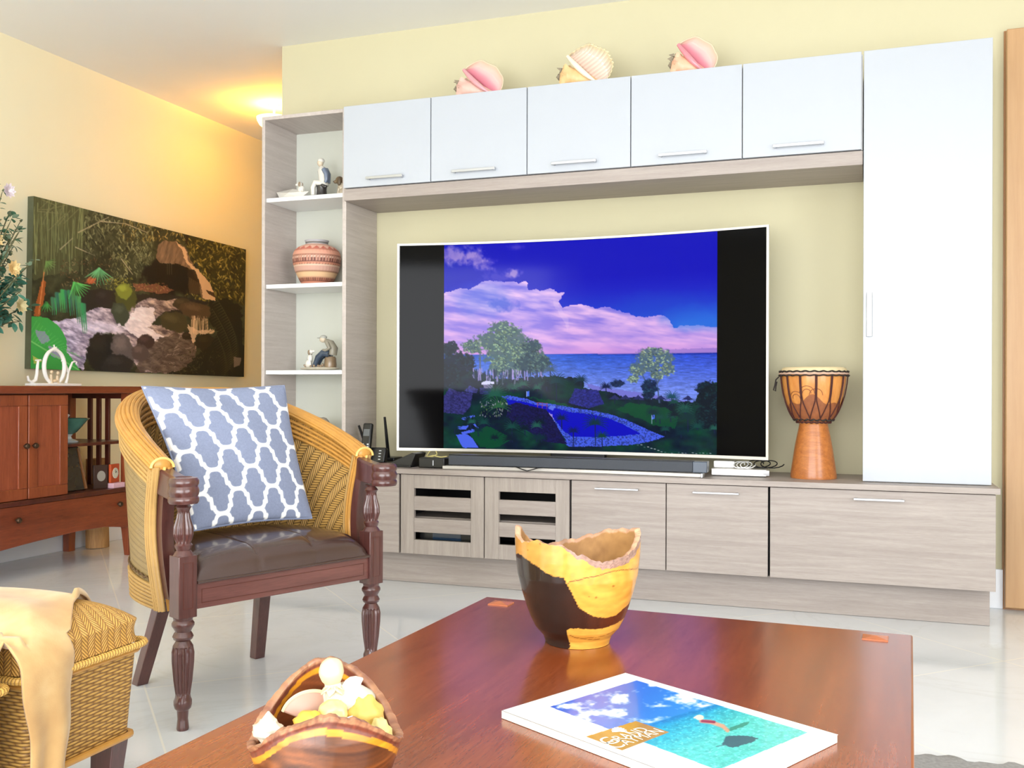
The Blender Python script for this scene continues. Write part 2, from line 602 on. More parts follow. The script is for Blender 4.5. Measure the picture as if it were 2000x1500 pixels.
class Paint:
    def __init__(s, X, Y, base):
        s.X, s.Y = X.ravel(), Y.ravel()
        s.I = np.tile(np.array(base, float), (s.X.size, 1))

    def apply(s, a, col):
        col = np.array(col, float)
        s.I = s.I * (1 - a[:, None]) + col * a[:, None]

    def polymask(s, pts, wob=0, wsc=20, seed=3):
        X, Y = s.X, s.Y
        if wob:
            X = X + (fbm(X / wsc, Y / wsc, 3, seed) - 0.5) * 2 * wob
            Y = Y + (fbm(X / wsc, Y / wsc, 3, seed + 9) - 0.5) * 2 * wob
        ins = np.zeros(X.size, bool)
        n_ = len(pts)
        for i in range(n_):
            x1, y1 = pts[i]; x2, y2 = pts[(i + 1) % n_]
            if y1 == y2: continue
            c = ((y1 > Y) != (y2 > Y)) & (X < (x2 - x1) * (Y - y1) / (y2 - y1) + x1)
            ins ^= c
        return ins.astype(float)

    def poly(s, pts, col, a=1.0, wob=0, wsc=20, seed=3):
        s.apply(s.polymask(pts, wob, wsc, seed) * a, col)

    def ellipse(s, cx, cy, rx, ry, col, a=1.0, soft=0.15, wob=0.0, wsc=15, seed=5, rot=0):
        dx, dy = s.X - cx, s.Y - cy
        if rot:
            c, k = math.cos(rot), math.sin(rot)
            dx, dy = dx * c + dy * k, -dx * k + dy * c
        d = np.sqrt((dx / rx) ** 2 + (dy / ry) ** 2)
        if wob: d = d + (fbm(s.X / wsc, s.Y / wsc, 3, seed) - 0.5) * 2 * wob
        s.apply(np.clip((1 - d) / soft + 0.5, 0, 1) * a, col)

    def stroke(s, x1, y1, x2, y2, w, col, a=1.0, w2=None):
        w2 = w if w2 is None else w2
        mx = max(w, w2) * 1.5
        idx = np.nonzero((s.X > min(x1, x2) - mx) & (s.X < max(x1, x2) + mx) & (s.Y > min(y1, y2) - mx) & (s.Y < max(y1, y2) + mx))[0]
        if idx.size == 0: return
        X, Y = s.X[idx], s.Y[idx]
        dx, dy = x2 - x1, y2 - y1
        t_ = np.clip(((X - x1) * dx + (Y - y1) * dy) / (dx * dx + dy * dy + 1e-9), 0, 1)
        d = np.hypot(X - x1 - t_ * dx, Y - y1 - t_ * dy)
        ww = (w + (w2 - w) * t_) * 0.5
        al = np.clip((ww - d) / (0.6 * ww + 1) + 0.5, 0, 1) * a
        s.I[idx] = s.I[idx] * (1 - al[:, None]) + np.array(col, float) * al[:, None]

    def line(s, pts, w, col, a=1.0):
        for p, q in zip(pts[:-1], pts[1:]): s.stroke(p[0], p[1], q[0], q[1], w, col, a)

    def out(s):
        return linarr(s.I)


def paint_tv(U, V):
    R = random.Random(3)
    X = 278 + 1402 * U
    yt = 133 - 75 * U
    yb = 1172 + 22 * U
    Y = yt + (yb - yt) * V
    p = Paint(X, Y, (0, 0, 190))
    x, y = p.X, p.Y
    n_ = fbm(x / 200, y / 120, 4, 1)
    # sky gradient
    t_ = np.clip((y - 250 - (1680 - x) * 0.05) / 330, 0, 1)
    sky = np.stack([0 + 40 * t_, 0 + 110 * t_ ** 1.1, 188 + 30 * t_], 1)
    lf = np.clip((560 - x) / 330, 0, 1)[:, None] * np.clip(fbm(x / 120, y / 90, 4, 21) * 1.6 - 0.3, 0, 1)[:, None]
    p.I = sky * (1 - 0.5 * lf) + np.array((40, 80, 170)) * 0.5 * lf
    for (cx, cy, rx, ry, a) in ((340, 185, 110, 40, .75), (430, 205, 80, 28, .5), (490, 240, 48, 20, .6), (645, 268, 30, 18, .85), (655, 135, 36, 12, .35), (560, 290, 80, 18, .3)):
        p.ellipse(cx, cy, rx, ry, (178, 150, 214), a, 1.1, 0.9, 26, 11)
    cl = [(250, 375), (330, 362), (420, 352), (500, 312), (640, 312), (722, 318), (728, 352), (790, 352), (860, 352), (918, 375), (880, 412), (905, 442), (1000, 430), (1060, 446), (1150, 445), (1220, 470), (1290, 488), (1430, 494), (1468, 540), (1560, 536), (1690, 545), (1690, 700), (250, 720)]
    mk = p.polymask(cl, 16, 40, 4)
    cc = np.clip(0.5 + (fbm((x + y * 1.6) / 210, (y - x * 0.16) / 34, 4, 31) - 0.5) * 2.2, 0, 1)
    low = np.clip((y - 420) / 260, 0, 1)
    hi = np.stack([230 - 5 * low, 190 - 20 * low, 238 - 8 * low], 1)
    lo = np.stack([120 + 50 * low, 110 + 26 * low, 222 + 0 * low], 1)
    cloud = lo + (hi - lo) * cc[:, None]
    p.I = p.I * (1 - mk[:, None]) + cloud * mk[:, None]
    p.ellipse(590, 432, 60, 26, (60, 80, 208), .7, 1.0, 0.8, 26, 8)
    p.ellipse(480, 400, 120, 90, (70, 110, 220), .35, 0.8, 0.4, 60, 8)
    p.ellipse(1590, 500, 150, 60, (40, 120, 225), .55, 0.9, 0.3, 60, 8)
    p.ellipse(1450, 430, 230, 60, (20, 70, 205), .4, 0.9, 0.3, 60, 8)
    p.poly([(860, 400), (935, 500), (940, 540), (932, 560), (900, 500), (858, 430)], (238, 206, 240), .25, 8)
    # horizon glow + sea
    hz = 692 - (x - 278) * 0.012
    g = np.exp(-((y - hz) / 40) ** 2) * (y < hz)
    p.apply(g * 0.5, (205, 140, 215))
    sea = ((y > hz) & (y < 960)).astype(float)
    rip = fbm(x / 26, y / 3.2, 3, 51)
    ds = np.clip((y - hz) / 200, 0, 1)
    rr = np.clip((x - 800) / 900, 0, 1)
    seac = np.stack([40 + 66 * ds + 30 * (1 - rr) * ds, 70 + 62 * ds + 20 * (1 - rr), 205 + 25 * ds], 1) * (0.72 + 0.52 * rip)[:, None]
    p.I = p.I * (1 - sea[:, None]) + seac * sea[:, None]
    p.apply(np.exp(-((y - hz - 3) / 5) ** 2) * rr * 0.8, (8, 30, 140))
    p.poly([(1290, 655), (1480, 655), (1690, 650), (1690, 676), (1290, 680)], (120, 100, 190), .45, 5)
    # beach
    p.poly([(1020, 835), (1160, 862), (1300, 880), (1450, 905), (1600, 935), (1590, 975), (1300, 930), (1100, 900)], (112, 112, 205), 1, 4)
    # land
    land = [(250, 790), (430, 770), (560, 810), (700, 812), (820, 800), (900, 800), (1010, 812), (1015, 858), (1080, 868), (1150, 880), (1240, 905), (1350, 905), (1470, 925), (1580, 925), (1600, 860), (1690, 820), (1690, 1230), (250, 1230)]
    mk = p.polymask(land, 12, 22, 14)
    nl = fbm(x / 30, y / 24, 4, 61)
    gr = fbm(x / 90, y / 60, 3, 62)
    lc = np.stack([2 + 10 * nl, 18 + 46 * np.clip(gr - 0.35, 0, 1) * 2 + 12 * nl, 34 + 22 * nl], 1)
    p.I = p.I * (1 - mk[:, None]) + lc * mk[:, None]
    # lawns
    for pl in ([(1180, 970), (1260, 930), (1430, 960), (1500, 1000), (1480, 1060), (1380, 1050), (1260, 1000)], [(410, 1090), (520, 1060), (640, 1120), (560, 1170), (470, 1168)], [(720, 905), (900, 935), (960, 960), (860, 950)]):
        p.poly(pl, (4, 74, 44), .85, 10)
    # trees : big
    def canopy(blobs, col, hi_, seed, lim=400, size=10):
        for (cx, cy, rx, ry) in blobs:
            p.ellipse(cx, cy, rx, ry, col, 0.92, 0.25, 0.55, 16, seed)
        for i in range(lim):
            cx, cy, rx, ry = R.choice(blobs)
            a, r_ = R.random() * 2 * PI, math.sqrt(R.random())
            px_, py_ = cx + math.cos(a) * rx * r_ * 1.08, cy + math.sin(a) * ry * r_ * 1.08
            k = R.uniform(0.6, 1.3)
            cc_ = tuple(min(255, v * k) for v in (hi_ if R.random() < .6 else col))
            p.stroke(px_, py_, px_ + R.uniform(-size, size), py_ + R.uniform(-size * .6, size * .6), R.uniform(3, 7), cc_, .8)
    for tr in (((560, 840), (590, 640)), ((590, 840), (600, 660)), ((470, 790), (470, 680)), ((650, 860), (668, 730)), ((600, 700), (690, 640)), ((590, 720), (520, 640))):
        p.stroke(*tr[0], *tr[1], 9, (88, 98, 118), 1, 5)
    canopy([(590, 560, 75, 38), (530, 620, 80, 50), (640, 620, 80, 60), (430, 650, 52, 32), (600, 680, 120, 55), (720, 680, 75, 55), (770, 730, 60, 45), (640, 750, 70, 55), (560, 750, 40, 50)], (70, 98, 100), (134, 160, 124), 71, 700)
    canopy([(740, 650, 50, 36), (790, 730, 48, 40), (720, 740, 60, 44)], (34, 62, 78), (84, 112, 102), 72, 200)
    canopy([(310, 665, 42, 34), (350, 740, 82, 62), (300, 800, 60, 60), (400, 720, 40, 30)], (6, 20, 36), (14, 44, 56), 73, 200)
    for i in range(120):
        xx = R.uniform(430, 800)
        p.stroke(xx, R.uniform(760, 810), xx + R.uniform(-5, 5), R.uniform(790, 830), R.uniform(3, 8), R.choice(((170, 150, 220), (20, 40, 70), (20, 40, 70))), .8)
    # right tree
    for tr in (((1400, 930), (1388, 820)), ((1388, 830), (1350, 700)), ((1390, 830), (1440, 740)), ((1360, 880), (1300, 760))):
        p.stroke(*tr[0], *tr[1], 8, (66, 84, 120), 1, 4)
    canopy([(1370, 672, 55, 26), (1330, 705, 44, 34), (1420, 700, 48, 34), (1290, 760, 42, 30), (1440, 760, 34, 30), (1360, 745, 40, 28), (1270, 810, 26, 18), (1390, 790, 30, 20)], (80, 104, 118), (150, 172, 134), 74, 420, 8)
    canopy([(1350, 850, 40, 34), (1345, 890, 30, 20)], (8, 28, 62), (24, 60, 82), 75, 90, 8)
    canopy([(1635, 860, 50, 36), (1640, 920, 55, 40), (1640, 1000, 60, 60)], (4, 18, 34), (14, 50, 58), 76, 200)
    canopy([(1190, 835, 34, 16)], (10, 26, 66), (26, 52, 90), 77, 50, 8)
    # roofs
    def thatch(pl, col):
        p.poly(pl, col, 1, 3, 8)
        xs, ys = [q[0] for q in pl], [q[1] for q in pl]
        mk_ = p.polymask(pl, 3, 8)
        nn = fbm(x / 7, y / 5, 2, 81)
        p.I = p.I * (1 - 0.5 * mk_[:, None] * (1 - nn)[:, None] * 1.2)
    thatch([(278, 905), (310, 862), (345, 880), (432, 890), (420, 960), (380, 1000), (278, 990)], (66, 66, 152))
    thatch([(385, 880), (415, 850), (460, 870), (450, 890)], (70, 72, 168))
    thatch([(970, 862), (1090, 870), (1120, 940), (1040, 965), (935, 935)], (44, 50, 170))
    thatch([(470, 862), (540, 852), (520, 895), (470, 895)], (52, 60, 140))
    p.poly([(478, 835), (500, 826), (545, 830), (545, 842), (478, 846)], (210, 210, 245))
    p.poly([(486, 846), (540, 844), (536, 862), (492, 864)], (120, 110, 150))
    for cx in (1175, 1230, 1295, 1408, 1540):
        p.poly([(cx - 30, 915), (cx, 892), (cx + 30, 918)], (34, 40, 96), 1, 2)
        p.stroke(cx, 912, cx, 938, 4, (20, 30, 60))
    # pool
    deck = [(575, 902), (640, 902), (720, 918), (770, 936), (860, 944), (960, 962), (1060, 975), (1150, 992), (1230, 1020), (1320, 1060), (1425, 1106), (1360, 1130), (1262, 1150), (1100, 1160), (940, 1162), (905, 1140), (925, 1130), (870, 1050), (820, 985), (740, 955), (610, 922)]
    p.poly(deck, (66, 92, 226), 1, 2)
    mk = p.polymask(deck, 2)
    p.I = p.I * (1 - mk[:, None] * 0.35 * (fbm(x / 6, y / 5, 2, 91) > 0.55)[:, None])
    p.poly([(608, 920), (700, 932), (780, 952), (860, 962), (960, 985), (1060, 995), (1140, 1012), (1220, 1045), (1308, 1092), (1220, 1104), (1090, 1112), (955, 1112), (905, 1075), (862, 1020), (800, 975), (700, 950), (640, 990)], (4, 8, 186), 1, 2)
    p.poly([(826, 985), (850, 995), (868, 1050), (846, 1030)], (190, 170, 228), .8, 6, 8)
    p.poly([(840, 950), (870, 955), (855, 975), (830, 966)], (96, 120, 230), .9, 3)
    for q in (((770, 936), (828, 940)), ((770, 946), (826, 952)), ((775, 936), (775, 962)), ((800, 936), (800, 966)), ((824, 938), (822, 968))):
        p.stroke(*q[0], *q[1], 3, (130, 70, 110))
    thatch([(622, 950), (660, 935), (820, 972), (850, 1010), (930, 1150), (820, 1140), (700, 1070), (610, 1010)], (26, 26, 96))
    # paths
    for pl in ([(344, 1105), (400, 1100), (430, 1120), (462, 1170), (380, 1170)], [(370, 1018), (438, 1002), (446, 1010), (384, 1032)], [(350, 1062), (410, 1056), (398, 1076), (352, 1076)], [(370, 1092), (440, 1072), (446, 1086), (380, 1104)], [(432, 1050), (444, 1048), (478, 1082), (466, 1084)]):
        p.poly(pl, (74, 100, 228), 1, 2)
    for q in ((722, 880, 906), (1368, 992, 1040)):
        p.poly([(q[0] - 7, q[1]), (q[0] + 9, q[1] - 4), (q[0] + 9, q[1] + 22), (q[0] - 7, q[1] + 26)], (70, 110, 225))
        p.stroke(q[0] - 6, q[1], q[0] - 6, q[2], 2.5, (190, 200, 240))
    # palms
    def palm(cx, cy, r_, col, n_=13, trunk=40):
        p.stroke(cx, cy, cx + 2, cy + trunk, 5, (20, 30, 66), 1)
        for i in range(n_):
            a = -PI * (i + 0.5) / n_ * 1.15 + 0.2
            x1, y1 = cx, cy
            for k in range(5):
                aa = a + (0.16 * k if math.cos(a) > 0 else -0.16 * k)
                x2, y2 = x1 + math.cos(aa) * r_ / 5, y1 + math.sin(aa) * r_ / 5
                p.stroke(x1, y1, x2, y2, 6 - k, col, .95)
                x1, y1 = x2, y2
    palm(1130, 855, 34, (8, 24, 66)); palm(1462, 905, 42, (22, 70, 92)); palm(1075, 1045, 70, (10, 48, 60), 15, 110)
    palm(1110, 1110, 40, (14, 60, 50), 11, 50); palm(962, 1085, 34, (10, 26, 90), 12, 70); palm(872, 830, 62, (14, 54, 62), 15, 90)
    palm(840, 770, 44, (60, 84, 104), 13, 30); palm(548, 900, 70, (26, 84, 70), 17, 60); palm(1540, 1010, 80, (8, 44, 50), 17, 70)
    palm(420, 1040, 60, (6, 40, 44), 13, 40); palm(1000, 820, 40, (16, 48, 66), 13, 50); palm(900, 1020, 40, (10, 30, 70), 11, 50)
    palm(570, 960, 70, (40, 92, 60), 15, 60); palm(640, 1080, 90, (4, 34, 40), 15, 60); palm(1380, 990, 50, (6, 56, 50), 12, 40)
    for i in range(60):
        xx, yy = R.uniform(470, 620), R.uniform(925, 1010)
        p.stroke(xx, yy, xx + R.uniform(-3, 3), yy + R.uniform(2, 9), 3, R.choice(((130, 150, 120), (190, 180, 210), (90, 120, 60))), .8)
    for i in range(34):
        xx, yy = R.choice(((R.uniform(300, 900), R.uniform(1030, 1150)), (R.uniform(1180, 1670), R.uniform(930, 1120)), (R.uniform(560, 1000), R.uniform(830, 900))))
        palm(xx, yy, R.uniform(22, 44), R.choice(((8, 40, 52), (16, 66, 62), (6, 26, 40), (30, 84, 74))), 11, R.uniform(10, 30))
    for i in range(22):
        xx = 1290 + i * 17
        yy = 1148 + min(42, i * 4.5) + R.uniform(-4, 4)
        p.stroke(xx, yy, xx + 7, yy, 2.5, (200, 210, 220), .8)
    return p.out()


def paint_canvas(X, Y):
    R = random.Random(5)
    p = Paint(X, Y, (44, 46, 32))
    x, y = p.X, p.Y
    n_ = fbm(x / 60, y / 60, 5, 3)
    p.I = p.I * (0.45 + 1.1 * n_)[:, None]
    # bamboo
    p.poly([(190, 60), (650, 150), (560, 640), (230, 720)], (66, 70, 46), .8, 20, 60)
    for i in range(90):
        xx = R.uniform(230, 640)
        y0 = R.uniform(100, 300)
        l = R.uniform(200, 480)
        g = R.uniform(0.6, 1.25)
        p.stroke(xx, y0, xx + R.uniform(-30, 30), min(y0 + l, 680), R.uniform(3, 7), (92 * g, 98 * g, 66 * g), .8)
    for i in range(14):
        xx = R.uniform(240, 480)
        p.stroke(xx, R.uniform(120, 420), xx + R.uniform(60, 160), R.uniform(100, 250), 5, (104, 104, 72), .7)
    # hanging foliage
    def leaves(nn, x0, x1, y0, y1, cols, ln=34, w=8, ang=(0.6, 2.4)):
        for i in range(nn):
            xx, yy = R.uniform(x0, x1), R.uniform(y0, y1)
            a = R.uniform(*ang)
            L = R.uniform(0.5, 1) * ln
            c = R.choice(cols)
            g = R.uniform(0.7, 1.15)
            p.stroke(xx, yy, xx + math.cos(a) * L, yy + math.sin(a) * L, w, tuple(v * g for v in c), .85, 1)
    leaves(620, 600, 1100, 230, 580, ((84, 86, 62), (124, 126, 90), (36, 38, 28), (64, 66, 46)), 44, 11)
    leaves(140, 790, 930, 520, 720, ((132, 132, 92), (112, 112, 70), (60, 60, 40)))
    leaves(120, 960, 1090, 420, 700, ((100, 104, 76), (60, 64, 44)))
    leaves(160, 880, 1320, 280, 440, ((158, 140, 82), (116, 104, 56), (60, 52, 28)))
    for q in (((560, 380), (780, 270)), ((720, 300), (900, 318)), ((900, 318), (1060, 384)), ((540, 485), (680, 546)), ((870, 570), (950, 680)), ((430, 500), (520, 420))):
        p.stroke(*q[0], *q[1], 8, (142, 134, 110), .9, 4)
    p.ellipse(720, 600, 120, 90, (28, 30, 22), .6, .8, .5, 40)
    leaves(160, 430, 800, 560, 760, ((120, 104, 74), (84, 60, 40), (56, 52, 36)), 28, 6, (0, PI))
    # right foliage
    p.poly([(1330, 400), (1760, 480), (1760, 900), (1560, 860), (1440, 620), (1340, 500)], (40, 38, 16), .8, 20)
    leaves(640, 1330, 1740, 420, 880, ((138, 124, 62), (104, 94, 42), (56, 52, 22), (34, 30, 14)), 38, 11, (0.3, 2.8))
    p.poly([(1330, 400), (1352, 400), (1340, 470), (1326, 450)], (30, 22, 14), .9)
    # cave and fall rock
    p.ellipse(1220, 700, 200, 130, (20, 17, 13), 1, .25, .3, 40)
    rk = [(1130, 470), (1180, 436), (1262, 446), (1330, 490), (1360, 570), (1400, 640), (1480, 720), (1520, 800), (1545, 870), (1440, 850), (1420, 740), (1370, 650), (1280, 606), (1150, 602), (1120, 560)]
    p.poly(rk, (126, 102, 82), 1, 8)
    mk = p.polymask(rk, 8)
    p.I *= (1 - mk[:, None] * (0.45 * fbm((x + y * .3) / 12, y / 50, 3, 7))[:, None])
    p.poly([(1262, 450), (1330, 500), (1352, 590), (1420, 650), (1500, 740), (1525, 800), (1545, 868), (1450, 850), (1440, 760), (1390, 660), (1330, 590), (1300, 500)], (186, 156, 124), .85, 8)
    p.poly([(1340, 640), (1395, 650), (1430, 740), (1430, 830), (1350, 810)], (38, 28, 18), .9, 8)
    for i in range(16):
        xx = 1352 + i * 5
        p.stroke(xx, 700 + i * 3, xx + 2, 820, 2, (96, 76, 56), .7)
    p.poly([(1470, 790), (1530, 810), (1545, 850), (1490, 820)], (44, 30, 18), .9)
    for xx in (1198, 1212, 1228): p.stroke(xx, 600, xx, 680, 4, (92, 84, 70), .5)
    # ground below cave
    p.poly([(950, 745), (1130, 750), (1250, 790), (1180, 820), (980, 800)], (104, 66, 48), .9, 12)
    leaves(90, 950, 1200, 740, 800, ((150, 100, 76), (92, 52, 40), (120, 110, 60)), 14, 5, (0, PI))
    leaves(90, 760, 940, 700, 790, ((140, 136, 60), (104, 100, 44)), 22, 6, (0, PI))
    p.poly([(600, 800), (720, 780), (800, 790), (980, 820), (1260, 830), (1500, 880), (1400, 960), (620, 980), (560, 900)], (34, 30, 28), .9, 10)
    # left orange leaf, ferns
    p.poly([(238, 975), (262, 850), (300, 720), (325, 730), (318, 840), (280, 975)], (142, 76, 36), .95, 6)
    p.stroke(315, 650, 275, 960, 7, (184, 120, 70), .9)
    # water
    w1 = [(570, 985), (640, 940), (700, 915), (800, 930), (900, 940), (975, 890), (1060, 850), (1180, 868), (1300, 850), (1270, 930), (1170, 950), (1110, 1000), (1080, 1045), (1190, 1035), (1340, 1100), (1400, 1180), (1390, 1300), (1300, 1390), (1000, 1380), (940, 1240), (860, 1120), (760, 1090), (680, 1140), (620, 1260), (590, 1370), (540, 1340), (480, 1240), (450, 1090), (370, 1015), (480, 1000)]
    mk = p.polymask(w1, 12, 30, 6)
    st = fbm((x * .8 + y * .9) / 46, (y - x * .5) / 17, 4, 17)
    rx_ = np.clip((x - 500) / 700, 0, 1)
    w_l = np.stack([196 - 20 * rx_, 188 - 34 * rx_, 214 - 74 * rx_], 1)
    w_d = np.stack([104 - 30 * rx_, 98 - 40 * rx_, 128 - 72 * rx_], 1)
    k = np.clip((st - 0.28) * 2.1, 0, 1)[:, None]
    p.I = p.I * (1 - mk[:, None]) + (w_d * (1 - k) + w_l * k) * mk[:, None]
    p.poly([(930, 960), (1010, 900), (1100, 930), (1110, 1010), (1060, 1060), (1180, 1120), (1100, 1170), (980, 1120), (880, 1060), (830, 1040)], (226, 216, 222), .7, 18, 24)
    p.ellipse(700, 1060, 180, 40, (206, 200, 226), .55, .8, .4, 50, rot=.1)
    # dark right/bottom water
    p.poly([(1080, 1180), (1250, 1090), (1400, 1180), (1400, 1390), (960, 1370), (1010, 1270)], (66, 54, 46), .7, 26, 30)
    for i in range(90):
        xx, yy = R.uniform(960, 1380), R.uniform(1120, 1370)
        p.stroke(xx, yy, xx + R.uniform(6, 40), yy - R.uniform(0, 26), R.uniform(2, 5), R.choice(((150, 134, 124), (100, 88, 78), (40, 34, 28))), .7)
    # rocks
    for (cx, cy, rx_, ry_, c, sd, ro) in ((900, 840, 74, 100, (64, 66, 34), 1, -.2), (890, 800, 56, 56, (104, 112, 44), 2, 0), (862, 960, 58, 86, (52, 58, 48), 3, -.4), (740, 850, 60, 60, (36, 32, 32), 4, 0), (730, 1230, 112, 136, (26, 25, 24), 5, .1), (880, 1230, 78, 136, (78, 70, 70), 6, -.3), (840, 1330, 110, 80, (34, 32, 32), 7, 0), (1045, 1165, 62, 54, (54, 40, 38), 8, 0), (1000, 1240, 60, 60, (70, 58, 56), 18, 0),
                                    (1245, 1020, 112, 68, (58, 52, 34), 9, .3), (1300, 890, 60, 40, (52, 44, 32), 10, 0), (1400, 940, 120, 60, (66, 52, 38), 11, .2), (1340, 1120, 40, 28, (40, 32, 24), 12, 0), (1470, 1165, 76, 62, (34, 30, 20), 13, 0)):
        p.ellipse(cx, cy, rx_, ry_, c, 1, .12, .22, 22, sd, ro)
        p.ellipse(cx - rx_ * .2, cy - ry_ * .4, rx_ * .5, ry_ * .35, tuple(min(255, v * 1.5) for v in c), .5, .8, .5, 14, sd + 20, ro)
    for (cx, w_) in ((1400, 60), (1460, 50), (1385, 30)):
        for i in range(14):
            xx = cx - w_ / 2 + i * w_ / 13
            p.stroke(xx, 975 + R.uniform(0, 40), xx + R.uniform(-6, 10), 1080 + R.uniform(0, 30), 4, R.choice(((176, 148, 116), (120, 96, 70), (210, 184, 150))), .75)
    p.poly([(1340, 1040), (1420, 1080), (1540, 1070), (1530, 1100), (1400, 1110), (1390, 1180), (1350, 1090)], (196, 168, 140), .8, 12)
    # dark right mass with fern
    p.poly([(1500, 880), (1620, 850), (1720, 900), (1760, 1420), (1180, 1395), (1300, 1360), (1420, 1250), (1520, 1180), (1560, 1080), (1500, 1040)], (24, 24, 15), .95, 18)
    for k_ in range(3):
        for i in range(26):
            a = i / 25
            cx, cy = 1560 + 130 * math.sin(a * 1.9) - k_ * 40, 870 + a * 420 + k_ * 60
            p.stroke(cx, cy, cx - 46 + 8 * a, cy + 24 + 14 * a, 5, (74 - 12 * k_, 72 - 12 * k_, 48 - 8 * k_), .7, 1)
            p.stroke(cx, cy, cx + 20, cy + 34, 5, (58, 56, 36), .6, 1)
    leaves(120, 1280, 1560, 1220, 1390, ((70, 64, 44), (40, 36, 24)), 26, 5, (0, PI))
    p.poly([(1672, 1268), (1726, 1280), (1710, 1330), (1668, 1345)], (112, 98, 90), .8, 5)
    # fan palms
    def fan(cx, cy, r_, a0, a1, nn, col, w):
        for i in range(nn):
            a = a0 + (a1 - a0) * i / (nn - 1)
            g = R.uniform(.75, 1.2)
            p.stroke(cx, cy, cx + math.cos(a) * r_, cy + math.sin(a) * r_, w, tuple(v * g for v in col), .95, 3)
    for (cx, cy, dx, dy) in ((395, 830, 1, 0), (440, 815, 1, 0), (480, 812, 1, 0), (520, 830, 1, 0)):
        pass
    fr = [(370, 850), (400, 815), (440, 795), (490, 800), (540, 840), (575, 890)]
    for i, (cx, cy) in enumerate(fr):
        for j in range(3):
            p.stroke(cx + j * 14, cy + j * 3, cx + j * 14 + 4 + i * 3, cy + 120 + 18 * i, 22, (56 * R.uniform(.7, 1.2), 132 * R.uniform(.7, 1.2), 84), .9, 3)
    fan(530, 740, 120, .2, 1.9, 10, (70, 150, 78), 16)
    fan(710, 640, 120, .6, 2.6, 10, (76, 134, 92), 16)
    fan(330, 590, 70, -.3, 1.8, 8, (88, 122, 66), 12)
    fan(330, 880, 70, .8, 2.4, 6, (50, 120, 60), 14)
    p.ellipse(650, 725, 36, 22, (176, 84, 54), .8, .5, .6, 10)
    # big leaf
    p.poly([(160, 985), (260, 978), (340, 992), (410, 1040), (450, 1090), (478, 1160), (474, 1230), (520, 1290), (575, 1370), (150, 1370)], (52, 140, 66), 1, 3)
    p.poly([(250, 1080), (320, 1090), (360, 1150), (300, 1180), (270, 1140)], (120, 128, 150), .9, 8)
    p.poly([(340, 1190), (420, 1210), (440, 1290), (360, 1260)], (130, 126, 160), .9, 8)
    for i in range(16):
        p.stroke(180 + i * 22, 1150 + i * 6, 260 + i * 22, 1010 + i * 18, 3, (96, 182, 96), .6)
    p.stroke(190, 1140, 560, 1360, 10, (110, 176, 104), .8)
    p.poly([(230, 1260), (300, 1300), (240, 1320)], (170, 170, 84), .8)
    p.I = p.I * 1.22 + 4
    return p.out()


def paint_cover(X, Y):
    """crop px 2000x595 of the magazine region"""
    R = random.Random(9)
    p = Paint(X, Y, (250, 248, 248))
    x, y = p.X, p.Y
    pic = [(362, 270), (820, 130), (1725, 405), (1180, 640), (880, 470), (965, 400), (800, 345), (610, 378)]
    pic = [(362, 270), (820, 130), (1725, 405), (1250, 605)]
    mk = p.polymask(pic)
    # along-picture coordinate: 0 at sky edge, 1 at the far sea edge
    t_ = ((x - 600) * 0.9 + (y - 200) * 0.9) / 1000
    sky = np.stack([30 + 30 * t_, 96 + 80 * t_, 205 + 10 * t_], 1)
    cl = np.clip((fbm(x / 90, y / 38, 4, 2) - 0.46) * 6, 0, 1)
    sky = sky * (1 - cl[:, None]) + np.array((236, 238, 248)) * cl[:, None]
    ts = np.clip((x - 860 - (y - 365) * -2.0) / 500, 0, 1)
    rip = fbm(x / 22, y / 9, 3, 6)
    sea = np.stack([20 + 70 * ts, 150 + 48 * ts, 200 - 10 * ts], 1) * (0.85 + 0.3 * rip)[:, None]
    spark = (fbm(x / 9, y / 5, 2, 8) > 0.72)
    sea = sea + spark[:, None] * 34
    # horizon from (1215,262) to (870,365)
    side = (x - 870) * (262 - 365) - (y - 365) * (1215 - 870)
    issea = np.clip(-side / 4000 + .5, 0, 1)
    img = sky * (1 - issea[:, None]) + sea * issea[:, None]
    band = np.exp(-(side / 9000) ** 2) * issea
    img = img * (1 - 0.5 * band[:, None]) + np.array((12, 90, 180)) * 0.5 * band[:, None]
    p.I = p.I * (1 - mk[:, None]) + img * mk[:, None]
    # ray and swimmer
    p.poly([(1270, 470), (1290, 425), (1400, 420), (1465, 438), (1420, 462), (1330, 485)], (62, 96, 108), .95, 5, 12)
    p.stroke(1290, 470, 1240, 480, 4, (80, 120, 128))
    p.poly([(1300, 385), (1380, 355), (1418, 350), (1400, 370), (1330, 395), (1280, 400)], (56, 130, 110), .8, 5, 12)
    p.line([(1160, 345), (1210, 350), (1275, 372), (1300, 395)], 20, (206, 160, 130))
    p.line([(1165, 345), (1230, 350)], 14, (150, 60, 60))
    p.ellipse(1152, 326, 22, 14, (240, 226, 190), 1, .3)
    p.line([(1140, 320), (1125, 328)], 8, (240, 226, 200))
    p.stroke(1600, 495, 1480, 540, 2, (196, 190, 190), .6)
    p.stroke(330, 262, 385, 248, 2.4, (190, 188, 190), .6)
    # gold label
    lab = [(552, 427), (815, 345), (992, 403), (742, 500)]
    mk = p.polymask(lab)
    g = fbm(x / 60, y / 40, 3, 12)[:, None]
    p.I = p.I * (1 - mk[:, None]) + (np.array((160, 116, 20)) * (1 - g) + np.array((190, 148, 62)) * g) * mk[:, None]
    return p.out()


